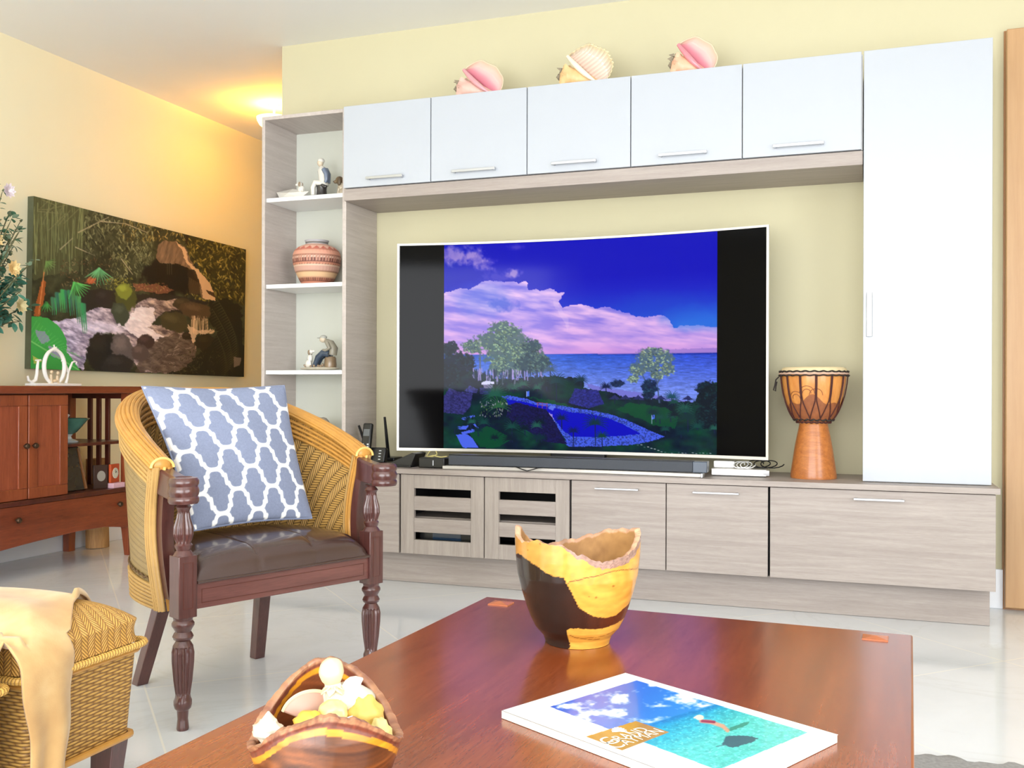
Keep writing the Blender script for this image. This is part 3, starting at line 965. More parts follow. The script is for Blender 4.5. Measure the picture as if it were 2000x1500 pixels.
def paint_pillow(U, V):
    P_ = 0.152
    x, y = (U * 0.44 + 0.03) / 0.127, (V * 0.43 + 0.035) / 0.127
    x, y = x.ravel(), y.ravel()
    def local(x, y):
        return x - np.round(x), y - np.round(y)
    dx, dy = local(x, y)
    ex, ey = local(x + 0.5, y + 0.5)
    use = (np.abs(dx) + np.abs(dy)) > (np.abs(ex) + np.abs(ey))
    dx, dy = np.where(use, ex, dx), np.where(use, ey, dy)
    dx, dy = np.abs(dx), np.abs(dy)
    pl = [(0, .5), (.06, .498), (.115, .485), (.165, .450), (.195, .400), (.20, .345), (.255, .352), (.250, .25), (.245, .148), (.30, .155), (.305, .10), (.335, .05), (.385, .015), (.44, .002), (.5, 0)]
    d = np.full(dx.shape, 9.0)
    for (x1, y1), (x2, y2) in zip(pl[:-1], pl[1:]):
        ax, ay = x2 - x1, y2 - y1
        t_ = np.clip(((dx - x1) * ax + (dy - y1) * ay) / (ax * ax + ay * ay), 0, 1)
        d = np.minimum(d, np.hypot(dx - x1 - t_ * ax, dy - y1 - t_ * ay))
    a = np.clip((0.046 - d) / 0.014 + 0.5, 0, 1)[:, None]
    n_ = fbm(U.ravel() * 160, V.ravel() * 160, 2, 3)[:, None]
    blue = np.array((126, 134, 158.0)) * (0.94 + 0.12 * n_)
    white = np.array((246, 244, 240.0))
    return linarr(blue * (1 - a) + white * a)


def grid_uv(nu, nv):
    u, v = np.meshgrid(np.linspace(0, 1, nu + 1), np.linspace(0, 1, nv + 1), indexing='ij')
    return u, v


# ================================================================== THE ROOM
def struct(name, mb, mat, parent=None, **k):
    o = obj(name, mb, mat, parent, **k)
    if parent is None: tag(o, kind='structure')
    return o


XL, YW, ZC, XR, YR = -4.18, 4.51, 2.73, 2.6, -2.6
struct('floor', MB().box(XL - .15, XR + .15, YR - .15, 8.15, -0.12, 0), M['floor'])
struct('ceiling', MB().box(XL - .15, XR + .15, YR - .15, 8.15, ZC, ZC + .12), M['ceiling'])
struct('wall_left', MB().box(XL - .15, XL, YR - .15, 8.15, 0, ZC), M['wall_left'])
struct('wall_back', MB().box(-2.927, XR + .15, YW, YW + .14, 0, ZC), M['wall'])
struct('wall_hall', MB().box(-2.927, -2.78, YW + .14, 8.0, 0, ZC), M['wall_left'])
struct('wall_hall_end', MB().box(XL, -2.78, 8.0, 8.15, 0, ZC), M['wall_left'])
# right wall with a window opening, rear wall with a sliding door opening
wr = MB()
wr.box(XR, XR + .15, YR, -1.8, 0, ZC).box(XR, XR + .15, 1.4, YW, 0, ZC).box(XR, XR + .15, -1.8, 1.4, 2.4, ZC).box(XR, XR + .15, -1.8, 1.4, 0, 0.25)
struct('wall_right', wr, M['wall'])
wb = MB()
wb.box(XL, -3.2, YR - .15, YR, 0, ZC).box(1.6, XR + .15, YR - .15, YR, 0, ZC).box(-3.2, 1.6, YR - .15, YR, 2.4, ZC)
struct('wall_rear', wb, M['wall'])


def window_frame(name, x0, x1, y0, y1, z0, z1, nm):
    f = MB()
    along = 0 if (x1 - x0) > (y1 - y0) else 1
    a0, a1 = (x0, x1) if along == 0 else (y0, y1)
    def bx(p, q, r, s_):
        f.box(p, q, y0, y1, r, s_) if along == 0 else f.box(x0, x1, p, q, r, s_)
    bx(a0, a1, z0, z0 + .05); bx(a0, a1, z1 - .05, z1)
    for i in range(nm + 1):
        c = a0 + (a1 - a0) * i / nm
        c0, c1 = max(a0, c - .03), min(a1, c + .03)
        bx(c0, c1, z0 + .05, z1 - .05)
    return struct(name, f, M['baseboard'])


window_frame('window_1', -3.2, 1.6, YR - .1, YR - .04, 0.0, 2.4, 4)
window_frame('window_2', XR + .05, XR + .1, -1.8, 1.4, 0.25, 2.4, 2)

for nm, d in (('baseboard_left', (XL, XL + .014, YR, 8.0, 0, .13)), ('baseboard_back', (0.47, 0.548, YW - .014, YW, 0, .163)), ('baseboard_corner', (1.46, XR, YW - .014, YW, 0, .163)), ('baseboard_hall', (-2.941, -2.927, YW + .14, 8.0, 0, .13)), ('baseboard_end', (-2.927 - .0, -2.86, YW - .014, YW, 0, .13)), ('baseboard_right', (XR - .014, XR, YR, YW - .02, 0, .13))):
    struct(nm, MB().box(*d), M['baseboard'], bevel=.003)

# plain maple door standing just proud of the wall
dr = thing('door_1', None, None, (1.0, YW - .03, 0.006))
tag(dr, kind='structure')
obj('door_leaf', MB().box(0.551, 1.44, YW - .05, YW - .012, 0.012, 2.385), M['door'], dr, world=True, bevel=.004)
obj('door_jamb', MB().box(0.545, 1.455, YW - .012, YW, 0.0, 2.39), wood('door_jamb_wood', (150, 104, 60), (176, 128, 80), 'z', .5), dr, world=True)
obj('door_handle', MB().tube([(1.36, YW - .05, 1.0), (1.36, YW - .10, 1.0), (1.25, YW - .10, 1.0)], .009), M['metal'], dr, world=True)

# hall ceiling lamp
LP = (-3.578, 5.42)
hl = thing('ceiling_lamp', 'glowing bowl-shaped ceiling lamp in the hallway, half hidden by the shelf tower', 'lamp', (LP[0], LP[1], ZC))
obj('lamp_stem', MB().lathe([(.035, 0), (.035, -.008), (.008, -.012), (.006, -.10), (.010, -.115)], 20, (LP[0], LP[1], ZC)), M['white'], hl, world=True)
obj('lamp_shade', MB().lathe([(.110, -.085), (.106, -.105), (.092, -.130), (.066, -.152), (.034, -.163), (.002, -.166), (.002, -.162), (.034, -.158), (.064, -.147), (.088, -.126), (.102, -.103), (.106, -.085)], 36, (LP[0], LP[1], ZC), cap=False), M['lampglass'], hl, world=True)
for dz_, en_ in ((-.10, 22), (-.22, 4.5)):
    pl = bpy.data.lights.new('hall_bulb', 'POINT')
    pl.energy, pl.color, pl.shadow_soft_size = en_, (1.0, 0.45, 0.03), 0.03
    po = bpy.data.objects.new('hall_bulb', pl)
    po.location = (LP[0] + .03, LP[1], ZC + dz_)
    COL.objects.link(po)

# ================================================================== MEDIA WALL
def handle(parent, x0, x1, y, z, mat=None, t=.008):
    mb = MB()
    mb.box(x0, x1, y - .028, y - .020, z - t / 2, z + t / 2)
    for x in (x0 + .004, x1 - .012):
        mb.box(x, x + .008, y - .022, y, z - t / 2, z + t / 2)
    return obj('handle', mb, M['metal'], parent, world=True, bevel=.001)


YD = 4.15   # front plane of the upper doors
seams = [-2.352, -1.892, -1.42, -0.947, -0.475, -0.003]
hx = [(-2.217, -2.026), (-1.776, -1.564), (-1.298, -1.094), (-.821, -.618), (-.35, -.15)]
cab_lbl = ['white gloss wall cabinet beside the open shelf tower', 'white gloss wall cabinet under the leftmost pink conch shell',
           'white gloss wall cabinet under the cream ribbed conch shell', 'white gloss wall cabinet under the rightmost pink conch shell',
           'white gloss wall cabinet beside the tall white cupboard']
for i in range(5):
    x0, x1 = seams[i], seams[i + 1]
    r = thing('wall_cabinet', cab_lbl[i], 'cabinet', ((x0 + x1) / 2, 4.33, 1.862), group='white wall cabinets above the television')
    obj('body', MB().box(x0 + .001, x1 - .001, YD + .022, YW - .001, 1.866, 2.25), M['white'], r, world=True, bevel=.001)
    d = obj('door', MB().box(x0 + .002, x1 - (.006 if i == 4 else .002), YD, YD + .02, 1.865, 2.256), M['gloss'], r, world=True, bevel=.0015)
    handle(d, hx[i][0], hx[i][1], YD, 1.899, t=.012)
tag(obj('wall_shelf', MB().box(-2.352, -0.003, YD + .012, YW - .001, 1.806, 1.862), M['laminate'], loc=(-1.18, 4.33, 1.806), bevel=.001),
    'long grey wood-grain shelf board under the white wall cabinets', 'shelf')

r = thing('tall_cabinet', 'tall white gloss cupboard standing on the worktop at the right', 'cabinet', (0.23, 4.33, .537))
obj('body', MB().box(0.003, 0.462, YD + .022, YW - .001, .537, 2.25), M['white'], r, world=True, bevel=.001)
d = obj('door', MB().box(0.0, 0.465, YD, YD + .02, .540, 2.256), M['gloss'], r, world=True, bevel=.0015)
mb = MB().box(0.012, .034, YD - .03, YD - .018, 1.115, 1.29)
mb.box(0.016, .030, YD - .018, YD, 1.12, 1.135).box(0.016, .030, YD - .018, YD, 1.27, 1.285)
obj('handle', mb, M['metal'], d, world=True, bevel=.002)

# shelf tower
TF = 4.19
tw = thing('shelf_tower', 'tall open shelf tower with grey sides and three white shelves', 'shelf', (-2.6, 4.35, .537))
for nm, d_ in (('side_panel', (-2.835, -2.817, TF, YW - .002, .537, 2.26)), ('side_panel', (-2.378, -2.357, TF, YW - .002, .537, 2.26))):
    obj(nm, MB().box(*d_), M['laminate_y'], tw, world=True, bevel=.001)
obj('top_panel', MB().box(-2.817, -2.378, TF, YW - .002, 2.242, 2.26), M['laminate_y'], tw, world=True, bevel=.001)
obj('back_panel', MB().box(-2.817, -2.378, 4.48, YW - .002, .537, 2.242), M['niche'], tw, world=True)
for z in (1.834, 1.402, .973):
    obj('shelf', MB().box(-2.816, -2.379, TF + .012, 4.479, z, z + .02), M['white'], tw, world=True, bevel=.001)

# worktop, base units, plinth
tag(obj('worktop', MB().box(-2.845, .484, 4.045, YW - .001, .5145, .537), M['laminate'], loc=(-1.2, 4.3, .5145), bevel=.001),
    'long grey wood-grain worktop carrying the television and drum', 'worktop')
tag(obj('plinth', MB().box(-2.80, .46, 4.15, YW - .02, 0.001, .146), M['laminate'], loc=(-1.2, 4.3, 0), bevel=.001),
    'grey wood-grain plinth board under the low base units', 'plinth')
YB = 4.06
def unit(name, label, x0, x1):
    r = thing(name, label, 'cabinet', ((x0 + x1) / 2, 4.3, .148), group='low grey base units')
    mb = MB()
    zz0, zz1 = .149, .5135
    mb.box(x0 + .001, x1 - .001, YB + .022, YW - .03, zz0, zz0 + .018).box(x0 + .001, x1 - .001, YB + .022, YW - .03, zz1 - .018, zz1)
    mb.box(x0 + .001, x0 + .019, YB + .022, YW - .03, zz0 + .018, zz1 - .018).box(x1 - .019, x1 - .001, YB + .022, YW - .03, zz0 + .018, zz1 - .018)
    mb.box(x0 + .019, x1 - .019, YW - .045, YW - .03, zz0 + .018, zz1 - .018)
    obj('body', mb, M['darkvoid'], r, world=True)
    return r


def flatdoor(r, x0, x1, nm='door'):
    return obj(nm, MB().box(x0, x1, YB, YB + .02, .149, .511), M['laminate'], r, world=True, bevel=.001)


u = unit('base_cabinet', 'grey base cabinet behind the rattan armchair', -2.84, -2.0)
flatdoor(u, -2.838, -2.424); flatdoor(u, -2.419, -2.005)
u = unit('base_cabinet', 'grey base cabinet with two slotted doors', -1.999, -1.187)


def slotdoor(x0, x1):
    s0, s1 = x0 + .066, x1 - .062
    mb = MB()
    mb.box(x0, s0, YB, YB + .02, .149, .511).box(s1, x1, YB, YB + .02, .149, .511)
    mb.box(s0, s1, YB + .001, YB + .02, .149, .214).box(s0, s1, YB + .001, YB + .02, .449, .511)
    d = obj('door', mb, M['laminate_z'], u, world=True, bevel=.001)
    for a, b in ((.249, .313), (.349, .413)):
        obj('rail', MB().box(s0, s1, YB + .002, YB + .02, a, b), M['laminate'], d, world=True, bevel=.001)


u_slot = u
slotdoor(-1.995, -1.587); slotdoor(-1.582, -1.191)
u = unit('base_cabinet', 'grey base cabinet with two square flap fronts below the soundbar end', -1.186, -.356)
d = flatdoor(u, -1.181, -.773); handle(d, -1.072, -.884, YB, .482, t=.007)
d = flatdoor(u, -.769, -.359); handle(d, -.657, -.471, YB, .481, t=.007)
u = unit('base_cabinet', 'wide grey base drawer unit under the drum and tall cupboard', -.355, .472)
d = flatdoor(u, -.350, .470, 'drawer'); handle(d, -.033, .151, YB, .479, t=.008)
obj('inner_shelf', MB().box(-1.978, -1.206, 4.11, 4.45, .300, .315), M['laminate'], u_slot, world=True)
# devices seen through the slots
t_ = thing('receiver', 'dark box-shaped receiver glimpsed through the left slotted door', 'receiver', (-1.78, 4.25, .168))
obj('case', MB().box(-1.93, -1.64, 4.12, 4.38, .1675, .26), M['black'], t_, world=True, bevel=.004)
obj('display', MB().box(-1.86, -1.72, 4.117, 4.12, .21, .245), simple('display_glass', (40, 60, 84), .1), t_, world=True)


# ------------------------------------------------------------------ television
tv = thing('television', 'large curved television showing a tropical beach resort photo', 'television', (-1.23, 4.28, .537))
TX0, TX1, TZ0, TZ1 = -2.09, -.371, .609, 1.593
TC = (TX0 + TX1) / 2
def tvy(x): return 4.21 + .092 * (1 - ((x - TC) / ((TX1 - TX0) / 2)) ** 2)
def curved_box(mb, x0, x1, z0, z1, f, b, n=40):
    """bar following the curve: front offset f, back offset b (towards the wall)"""
    xs = [x0 + (x1 - x0) * i / n for i in range(n + 1)]
    A = [[mb.bm.verts.new((x, tvy(x) + o, z)) for (o, z) in ((f, z0), (b, z0), (b, z1), (f, z1))] for x in xs]
    for i in range(n):
        for k in range(4):
            mb.bm.faces.new((A[i][k], A[i][(k + 1) % 4], A[i + 1][(k + 1) % 4], A[i + 1][k]))
    mb.bm.faces.new(A[0]); mb.bm.faces.new(A[-1][::-1])
obj('housing', (lambda mb: (curved_box(mb, TX0 + .004, TX1 - .004, TZ0 + .004, TZ1 - .004, .012, .055), mb)[1])(MB()), M['black'], tv, world=True)
mb = MB()
curved_box(mb, TX0, TX1, TZ1 - .009, TZ1, -.004, .03)
curved_box(mb, TX0, TX1, TZ0, TZ0 + .013, -.004, .03)
curved_box(mb, TX0, TX0 + .010, TZ0 + .013, TZ1 - .009, -.004, .03, 2)
curved_box(mb, TX1 - .010, TX1, TZ0 + .013, TZ1 - .009, -.004, .03, 2)
obj('bezel', mb, M['silver'], tv, world=True)
SX0, SX1, SZ0, SZ1 = TX0 + .010, TX1 - .010, TZ0 + .013, TZ1 - .009
scr_black = simple('screen_black', (7, 7, 9), 0.07, var=0.0, coat=0.0, spec=0.08)
mb = MB()
mb.grid(lambda a, b: (Vector((SX0 + (SX1 - SX0) * a, tvy(SX0 + (SX1 - SX0) * a) + .002, SZ0 + (SZ1 - SZ0) * b)), (a, b)), 40, 2)
obj('screen', mb, scr_black, tv, world=True)
PX0, PX1 = -1.867, -.590
nu, nv = 460, 340
mb = MB()
mb.grid(lambda a, b: (Vector((PX0 + (PX1 - PX0) * a, tvy(PX0 + (PX1 - PX0) * a) + .0012, SZ1 - .001 - (SZ1 - SZ0 - .002) * b)), (a, b)), nu, nv)
Ug, Vg = grid_uv(nu, nv)
obj('picture', mb, attr_mat('tv_picture', rough=0.07, emit=0.95, spec=0.08), tv, world=True, recalc=False, smooth=False, colors=paint_tv(Ug, Vg))
# stand: wide curved foot and neck
mb = MB()
def st_y(x): return 4.085 + .035 * (1 - ((x + 1.215) / .6) ** 2)
xs = [-1.80 + 1.17 * i / 30 for i in range(31)]
A = [[mb.bm.verts.new((x, st_y(x) + o, z)) for (o, z) in ((0, .538), (.05, .538), (.05, .553), (0, .553))] for x in xs]
for i in range(30):
    for k in range(4): mb.bm.faces.new((A[i][k], A[i][(k + 1) % 4], A[i + 1][(k + 1) % 4], A[i + 1][k]))
mb.bm.faces.new(A[0]); mb.bm.faces.new(A[-1][::-1])
mb.box(-1.45, -1.0, 4.13, 4.36, .538, .549)
ft = obj('stand_foot', mb, M['silver'], tv, world=True, bevel=.002)
obj('stand_end_cap', MB().box(-.632, -.622, 4.078, 4.128, .5375, .556), M['metal'], ft, world=True, bevel=.002)
obj('stand_neck', MB().box(-1.36, -1.10, 4.325, 4.36, .545, .9), M['black'], tv, world=True, bevel=.004)
# soundbar
sb = thing('soundbar', 'long slim dark grey soundbar lying in front of the television', 'speaker', (-1.2, 4.16, .554))
g_ = simple('soundbar_cloth', (66, 70, 78), .7, var=.15, scale=300)
obj('grille', MB().box(-1.787, -.672, 4.125, 4.185, .5555, .599), g_, sb, world=True, bevel=.003)
obj('end_panel', MB().box(-.672, -.612, 4.122, 4.188, .5545, .601), simple('soundbar_end', (74, 84, 98), .3), sb, world=True, bevel=.003)
obj('top_strip', MB().box(-1.787, -.672, 4.13, 4.182, .599, .603), M['black'], sb, world=True, bevel=.001)
# disc player right of the tv foot
dp = thing('disc_player', 'flat silver disc player lying right of the soundbar', 'disc player', (-.49, 4.27, .537))
obj('case', MB().box(-.605, -.378, 4.2, 4.36, .541, .569), M['silver'], dp, world=True, bevel=.002)
obj('foot', MB().box(-.6, -.383, 4.205, 4.35, .5375, .541), M['black'], dp, world=True)
obj('end_cap', MB().prism([(4.2, .545), (4.2, .566), (4.19, .556)], 0, -.39, -.366), M['baseboard'], dp, world=True)
# white adapter and leads
tag(obj('power_adapter', MB().box(-.602, -.515, 4.245, 4.30, .570, .598), M['white'], loc=(-.56, 4.27, .57), bevel=.004), 'white power adapter lying on the silver disc player', 'adapter')
def coil(x0, x1, y, z, r, turns, rad, zs=.012, seed=0):
    R = random.Random(seed)
    pts = []
    n = turns * 14
    for i in range(n + 1):
        t = i / n
        a = 2 * PI * turns * t
        pts.append((x0 + (x1 - x0) * t + r * math.cos(a), y + .03 * math.sin(a + .5) + R.uniform(-.001, .001), z + zs + zs * math.sin(a)))
    return pts
tag(obj('white_cable', MB().tube(coil(-.50, -.455, 4.25, .5715, .026, 3, .002), .0022, 6), M['white'], loc=(-.48, 4.25, .571)), 'coiled white cable on the silver disc player', 'cable')
tag(obj('black_cable', MB().tube(coil(-.44, -.355, 4.30, .572, .04, 3, .002, .014, 3), .0025, 6), M['black'], loc=(-.4, 4.30, .571)), 'tangled black cable under the right corner of the television', 'cable')
tag(obj('looped_cable', MB().tube([(-1.455, 4.112, .5565), (-1.44, 4.092, .556), (-1.42, 4.080, .551), (-1.39, 4.078, .543), (-1.36, 4.080, .551), (-1.345, 4.092, .556), (-1.33, 4.112, .5565)], .0025, 6), M['black'], loc=(-1.39, 4.08, .55)), 'thin black cable looping below the middle of the soundbar', 'cable')
# black box + cables left of the soundbar
bx = thing('media_box', 'small black media box left of the soundbar', 'media box', (-1.86, 4.17, .537))
obj('case', MB().box(-1.935, -1.805, 4.12, 4.22, .538, .585), M['black'], bx, world=True, bevel=.004)
obj('status_light', MB().box(-1.862, -1.859, 4.1175, 4.12, .550, .574), simple('status_white', (230, 232, 238), .4), bx, world=True)
hd = thing('device_stand', 'slanted black wedge-shaped stand left of the small media box', 'stand', (-2.04, 4.2, .537))
obj('wedge', MB().prism([(-2.13, .538), (-1.98, .538), (-1.955, .600), (-1.975, .604)], 1, 4.13, 4.25), M['black'], hd, world=True, bevel=.003)
obj('base', MB().box(-2.14, -1.975, 4.12, 4.26, .5375, .546), M['black'], hd, world=True, bevel=.002)
yc = simple('yellow_cable', (196, 184, 120), .5)
for k, pts in enumerate([[(-1.93, 4.24, .61), (-1.945, 4.23, .585), (-1.97, 4.22, .562), (-1.955, 4.215, .548), (-1.925, 4.235, .556)],
                         [(-1.86, 4.15, .615), (-1.85, 4.14, .60), (-1.87, 4.135, .59), (-1.90, 4.14, .5885), (-1.87, 4.14, .595), (-1.83, 4.135, .588), (-1.80, 4.14, .592)]]):
    tag(obj('yellow_cable', MB().tube(pts, .003, 6), yc, loc=pts[0]), ['pale yellow cable hanging behind the small black media box', 'pale yellow cable knotted on top of the small media box'][k], 'cable', 'yellow cables left of the soundbar')

# telephone on its base, router behind
ph = thing('telephone', 'black cordless telephone standing in its answering base', 'telephone', (-2.24, 4.2, .537))
Mt = Matrix.Translation((-2.2, 4.2, .545)) @ Matrix.Rotation(-.28, 4, 'X')
obj('base_unit', MB().box(-.065, .055, -.02, .012, 0, .075, M=Mt), M['black'], ph, world=True, bevel=.006)
obj('base_foot', MB().box(-2.275, -2.13, 4.15, 4.29, .5375, .55), M['black'], ph, world=True, bevel=.005)
Mh = Matrix.Translation((-2.238, 4.19, .56)) @ Matrix.Rotation(-.2, 4, 'X')
hs = obj('handset', MB().box(-.024, .024, -.035, -.01, 0, .175, M=Mh), M['black'], ph, world=True, bevel=.008, seg=3)
obj('phone_display', MB().box(-.016, .016, -.0358, -.034, .112, .145, M=Mh), simple('phone_lcd', (92, 96, 100), .3), hs, world=True)
kb = simple('phone_key', (206, 210, 212), .5)
for r_ in range(5):
    for c_ in range(3):
        if r_ == 4 and c_ == 1: continue
        x, z = -.013 + .013 * c_, .018 + .0125 * r_
        obj('key', MB().box(x - .0045, x + .0045, -.0365, -.034, z, z + .007, M=Mh), kb, hs, world=True)
for i in range(4):
    obj('base_key', MB().box(.022, .034, -.0215, -.019, .014 + i * .014, .018 + i * .014, M=Mt), kb, ph, world=True)
rtr = thing('router', 'black router with two upright antennas behind the telephone', 'router', (-2.25, 4.36, .537))
obj('case', MB().box(-2.33, -2.16, 4.32, 4.42, .5375, .565), M['black'], rtr, world=True, bevel=.005)
for (xa, za, xb, zb) in ((-2.295, .56, -2.328, .722), (-2.195, .56, -2.187, .765)):
    mb = MB().tube([(xa, 4.33, za), ((xa + xb) / 2, 4.30, (za + zb) / 2), (xb, 4.27, zb)], [.009, .008, .006], 8)
    obj('antenna', mb, M['black'], rtr, world=True)

# ------------------------------------------------------------------ djembe
dc = (-.193, 4.262, .5375)
dj = thing('djembe_drum', 'carved wooden goblet drum with rope lacing on the worktop', 'drum', dc)
djwood = wood('drum_wood', (150, 82, 36), (206, 128, 62), 'x', .35, 3, .3, 1.2)
djbowl = wood('drum_bowl_wood', (196, 120, 52), (226, 158, 84), 'z', .4, 2, .3)
foot = [(.0925, 0), (.093, .012), (.089, .04), (.083, .08), (.0755, .13), (.068, .17), (.0605, .205), (.057, .225)]
obj('foot', MB().lathe(foot, 40, dc), djwood, dj, world=True)
bowl = [(.055, .222), (.064, .232), (.078, .245), (.092, .268), (.107, .305), (.119, .345), (.127, .39), (.131, .43), (.128, .445)]
obj('bowl', MB().lathe(bowl, 40, dc), djbowl, dj, world=True)
band = simple('carved_band', (146, 86, 50), .5, var=.35, scale=60, bump=.6, bscale=90)
def bowl_r(z):
    for (r0, z0), (r1, z1) in zip(bowl[:-1], bowl[1:]):
        if z0 <= z <= z1: return r0 + (r1 - r0) * (z - z0) / (z1 - z0)
    return bowl[-1][0]
mb = MB()
def cb(a, b):
    ang = 2 * PI * a
    top = .318 + .018 * math.sin(ang * 3) + .012 * math.sin(ang * 7)
    z = .235 + (top - .235) * b
    r_ = bowl_r(z) + .0022
    return (Vector((dc[0] + r_ * math.cos(ang), dc[1] + r_ * math.sin(ang), dc[2] + z)), (a, b))
mb.grid(cb, 90, 8, cu=True)
obj('carved_band', mb, band, dj, world=True)
# low relief animal-like arcs carved on the bowl
mb = MB()
for (a0, z0, rr_) in ((-1.75, .352, .030), (-1.75, .352, .017), (-1.45, .345, .026), (-2.15, .33, .03), (-2.15, .33, .018)):
    pts = []
    for i in range(13):
        t = PI * i / 12
        a = a0 + rr_ * math.cos(t) / .12
        z = z0 + rr_ * math.sin(t)
        r_ = bowl_r(z) + .0012
        pts.append((dc[0] + r_ * math.cos(a), dc[1] + r_ * math.sin(a), dc[2] + z))
    mb.tube(pts, .0014, 5)
obj('carving', mb, band, dj, world=True)
obj('drum_skin', MB().lathe([(.131, .43), (.133, .441), (.131, .450), (.126, .457), (.115, .460), (.05, .4605), (.001, .4605)], 40, dc), simple('drum_skin', (224, 204, 160), .6, var=.06), dj, world=True)
rope = simple('drum_rope', (74, 34, 30), .7, var=.5, scale=160)
rope2 = simple('drum_rope_ring', (40, 32, 28), .7, var=.5, scale=160)
def ring(r_, z, t, n=72, wob=0.0, per=12):
    return [(dc[0] + (r_ + wob * math.cos(per * a)) * math.cos(a), dc[1] + (r_ + wob * math.cos(per * a)) * math.sin(a), dc[2] + z + wob * math.sin(per * a)) for a in [2 * PI * i / n for i in range(n)]]
obj('rope_ring', MB().tube(ring(.1365, .441, 0, wob=.002, per=24, n=144), .0035, 6, closed=True), rope2, dj, world=True)
obj('rope_ring', MB().tube(ring(.1385, .425, 0, wob=.0015, per=24, n=144), .003, 6, closed=True), rope2, dj, world=True)
obj('cloth_ring', MB().tube(ring(.137, .433, 0), .0042, 6, closed=True), simple('ring_cloth', (206, 170, 150), .7), dj, world=True)
obj('rope_ring', MB().tube(ring(.0775, .243, 0, wob=.003, per=20, n=120), .0045, 6, closed=True), rope2, dj, world=True)
obj('rope_ring', MB().tube(ring(.0665, .232, 0, wob=.002, per=20, n=120), .004, 6, closed=True), rope, dj, world=True)
N_ = 13
for i in range(N_):
    for sgn in (-1, 1):
        a0 = 2 * PI * i / N_
        a1 = a0 + sgn * PI / N_ * .95
        pts = []
        for k in range(13):
            t = k / 12
            z = .425 - (.425 - .245) * t
            tt = max(0.0, (t - .55) / .45)
            a = a0 + sgn * (.012 + .0 * t) * 1.6 + (a1 - a0) * tt ** 1.2
            r_ = bowl_r(z) + .0045
            pts.append((dc[0] + r_ * math.cos(a), dc[1] + r_ * math.sin(a), dc[2] + z))
        obj('rope', MB().tube(pts, .0024, 5), rope, dj, world=True)
a = PI * 1.03
pts = [(dc[0] + .139 * math.cos(a) - k[0], dc[1] + .139 * math.sin(a) - .01, dc[2] + .42 + k[1]) for k in ((0, 0), (.012, -.012), (.016, -.035), (.022, -.055), (.014, -.06), (.012, -.04), (.008, -.02))]
obj('rope_loop', MB().tube(pts, .003, 6), rope2, dj, world=True)

